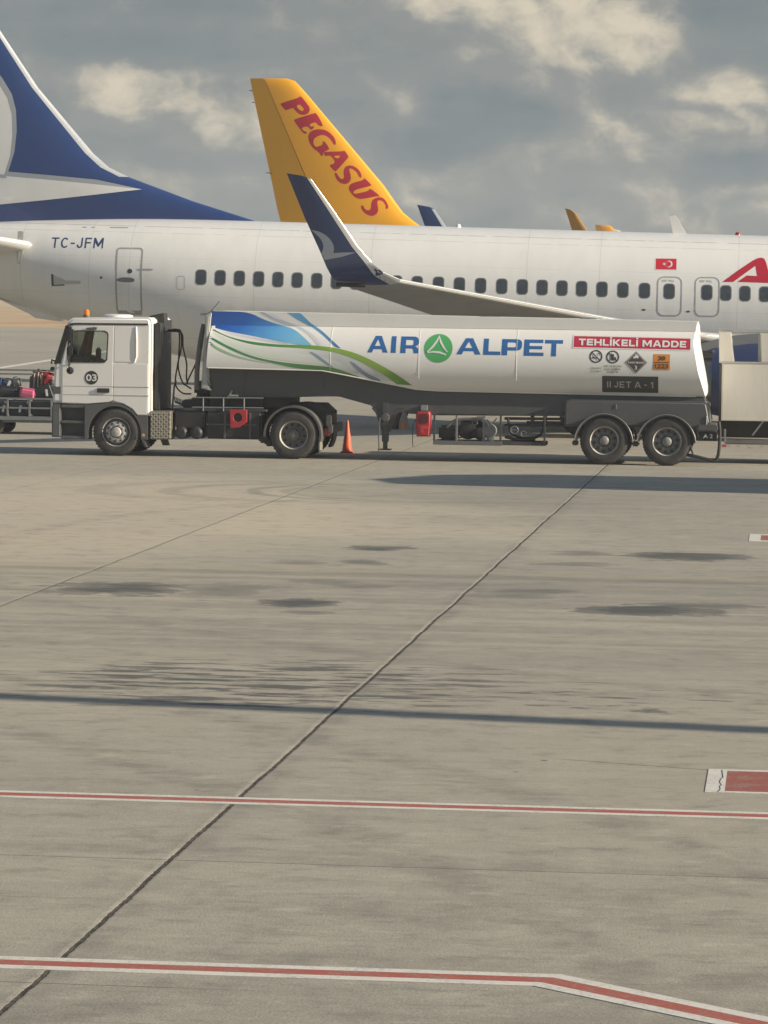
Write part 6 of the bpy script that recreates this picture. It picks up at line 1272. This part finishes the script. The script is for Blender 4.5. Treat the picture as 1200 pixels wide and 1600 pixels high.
case('white carrier bag tucked against the bright red bag next to the tanker cab', -17.98, 1.22, 0.14, 0.22, 0.2, CY + 0.52, -14, (0.66, 0.63, 0.58), False, soft=0.05, cat='bag', name='carrier_bag')
psh = thing('folded_pushchair', 'folded beige pushchair standing upright on the load behind the pink bag', 'pushchair', (-18.45, CY + 0.75, 0.9))
PB, PD = mat('pushchair_beige', (0.52, 0.45, 0.34), 0.5, dirt=0.3, scale=8), mat('pushchair_fabric', (0.16, 0.13, 0.115), 0.8, dirt=0.4, scale=9)
b = MB()
for x, t_ in ((-18.56, 1.52), (-18.46, 1.56), (-18.37, 1.50)): b.tube([(x, CY + 0.72, 0.9), (x + 0.03, CY + 0.72, t_)], 0.018, 8)
b.build('frame', PB, psh)
b = MB(); b.prism([(-18.68, 0.92), (-18.66, 1.40), (-18.56, 1.48), (-18.40, 1.46), (-18.36, 0.92)], CY + 0.74, CY + 0.9, 0.03); b.build('fabric', PD, psh)
for x, z in ((-18.53, 1.54), (-18.42, 1.57)):
    b = MB(); b.lathe([(0.0, -0.03), (0.045, -0.02), (0.045, 0.02), (0.0, 0.03)], (x, CY + 0.72, z), 'y', 16); b.build('wheel', DGREY, psh)

# ------------------------------------------------------------------ what stands outside the frame and throws shadow into it
mast = thing('light_mast', 'tall steel floodlight mast right of the apron', 'light mast', (24.0, 25.45, 0.0))
STG = mat('mast_steel', (0.35, 0.36, 0.36), 0.5, metal=0.4, dirt=0.3)
b = MB(); b.lathe([(0.30, 0), (0.22, 12.0), (0.15, 25.0), (0.0, 25.05)], (24.0, 25.45, 0), 'z', 24); b.build('pole', STG, mast)
b = MB(); b.lathe([(0.5, 0), (0.5, 0.5), (0.3, 0.55)], (24.0, 25.45, 0), 'z', 24); b.build('footing', mat('footing_concrete', (0.32, 0.31, 0.28), 0.9), mast)
for k in range(4):
    a = R(45 + 90 * k); b = MB(); b.box(24.0 + 0.9 * math.cos(a) - 0.25, 24.0 + 0.9 * math.cos(a) + 0.25, 25.45 + 0.9 * math.sin(a) - 0.2, 25.45 + 0.9 * math.sin(a) + 0.2, 24.3, 24.7, 0.03).tube([(24, 25.45, 24.5), (24.0 + 0.9 * math.cos(a), 25.45 + 0.9 * math.sin(a), 24.5)], 0.04, 8); b.build('floodlight', DGREY, mast)
brg = thing('shadow_bridge', 'grey bridge shape on a wheeled column, added right of the frame to cast a shadow', 'shadow caster', (10.5, 66.4, 0.0))  # unseen bridge, added and shaped to throw the shadow strip on the apron
BG = mat('bridge_grey', (0.45, 0.46, 0.46), 0.5, dirt=0.3)
def plan(poly, z0, z1, name):
    b = MB(); a = [b.bm.verts.new((x, y, z0)) for x, y in poly]; c = [b.bm.verts.new((x, y, z1)) for x, y in poly]; n = len(poly)
    b.bm.faces.new(a[::-1]); b.bm.faces.new(c)
    for i in range(n): b.bm.faces.new((a[i], a[(i + 1) % n], c[(i + 1) % n], c[i]))
    return b.build(name, BG, brg, 0)
plan([(6.2, 65.55), (6.8, 64.1), (26, 61.2), (26, 68.2), (9.2, 68.6), (7.3, 67.8)], 2.6, 5.2, 'tunnel')
b = MB(); b.tube([(10.5, 66.4, 0.6), (10.5, 66.4, 2.6)], 0.35, 16).box(9.9, 11.1, 65.4, 67.4, 0.5, 0.8, 0.05); b.build('column', BG, brg)
for y in (65.6, 67.2):
    b = MB(); b.lathe([(0.2, -0.15), (0.5, -0.15), (0.5, 0.15), (0.2, 0.15)], (10.5, y, 0.5), 'y', 24); b.build('wheel', TYRE, brg)

# ------------------------------------------------------------------ thin haze over the apron
hm = bpy.data.materials.new('haze_air'); hm.use_nodes = True
hn = hm.node_tree; hn.nodes.clear()
ho = hn.nodes.new('ShaderNodeOutputMaterial'); hv = hn.nodes.new('ShaderNodeVolumePrincipled')
hv.inputs['Color'].default_value = (0.86, 0.88, 0.90, 1); hv.inputs['Density'].default_value = 0.00042
hn.links.new(hv.outputs[0], ho.inputs['Volume'])
b = MB(); b.box(-700, 700, -80, 900, -1.0, 32.0)
hz = b.build('haze', hm, None, 0); hz['kind'] = 'stuff'
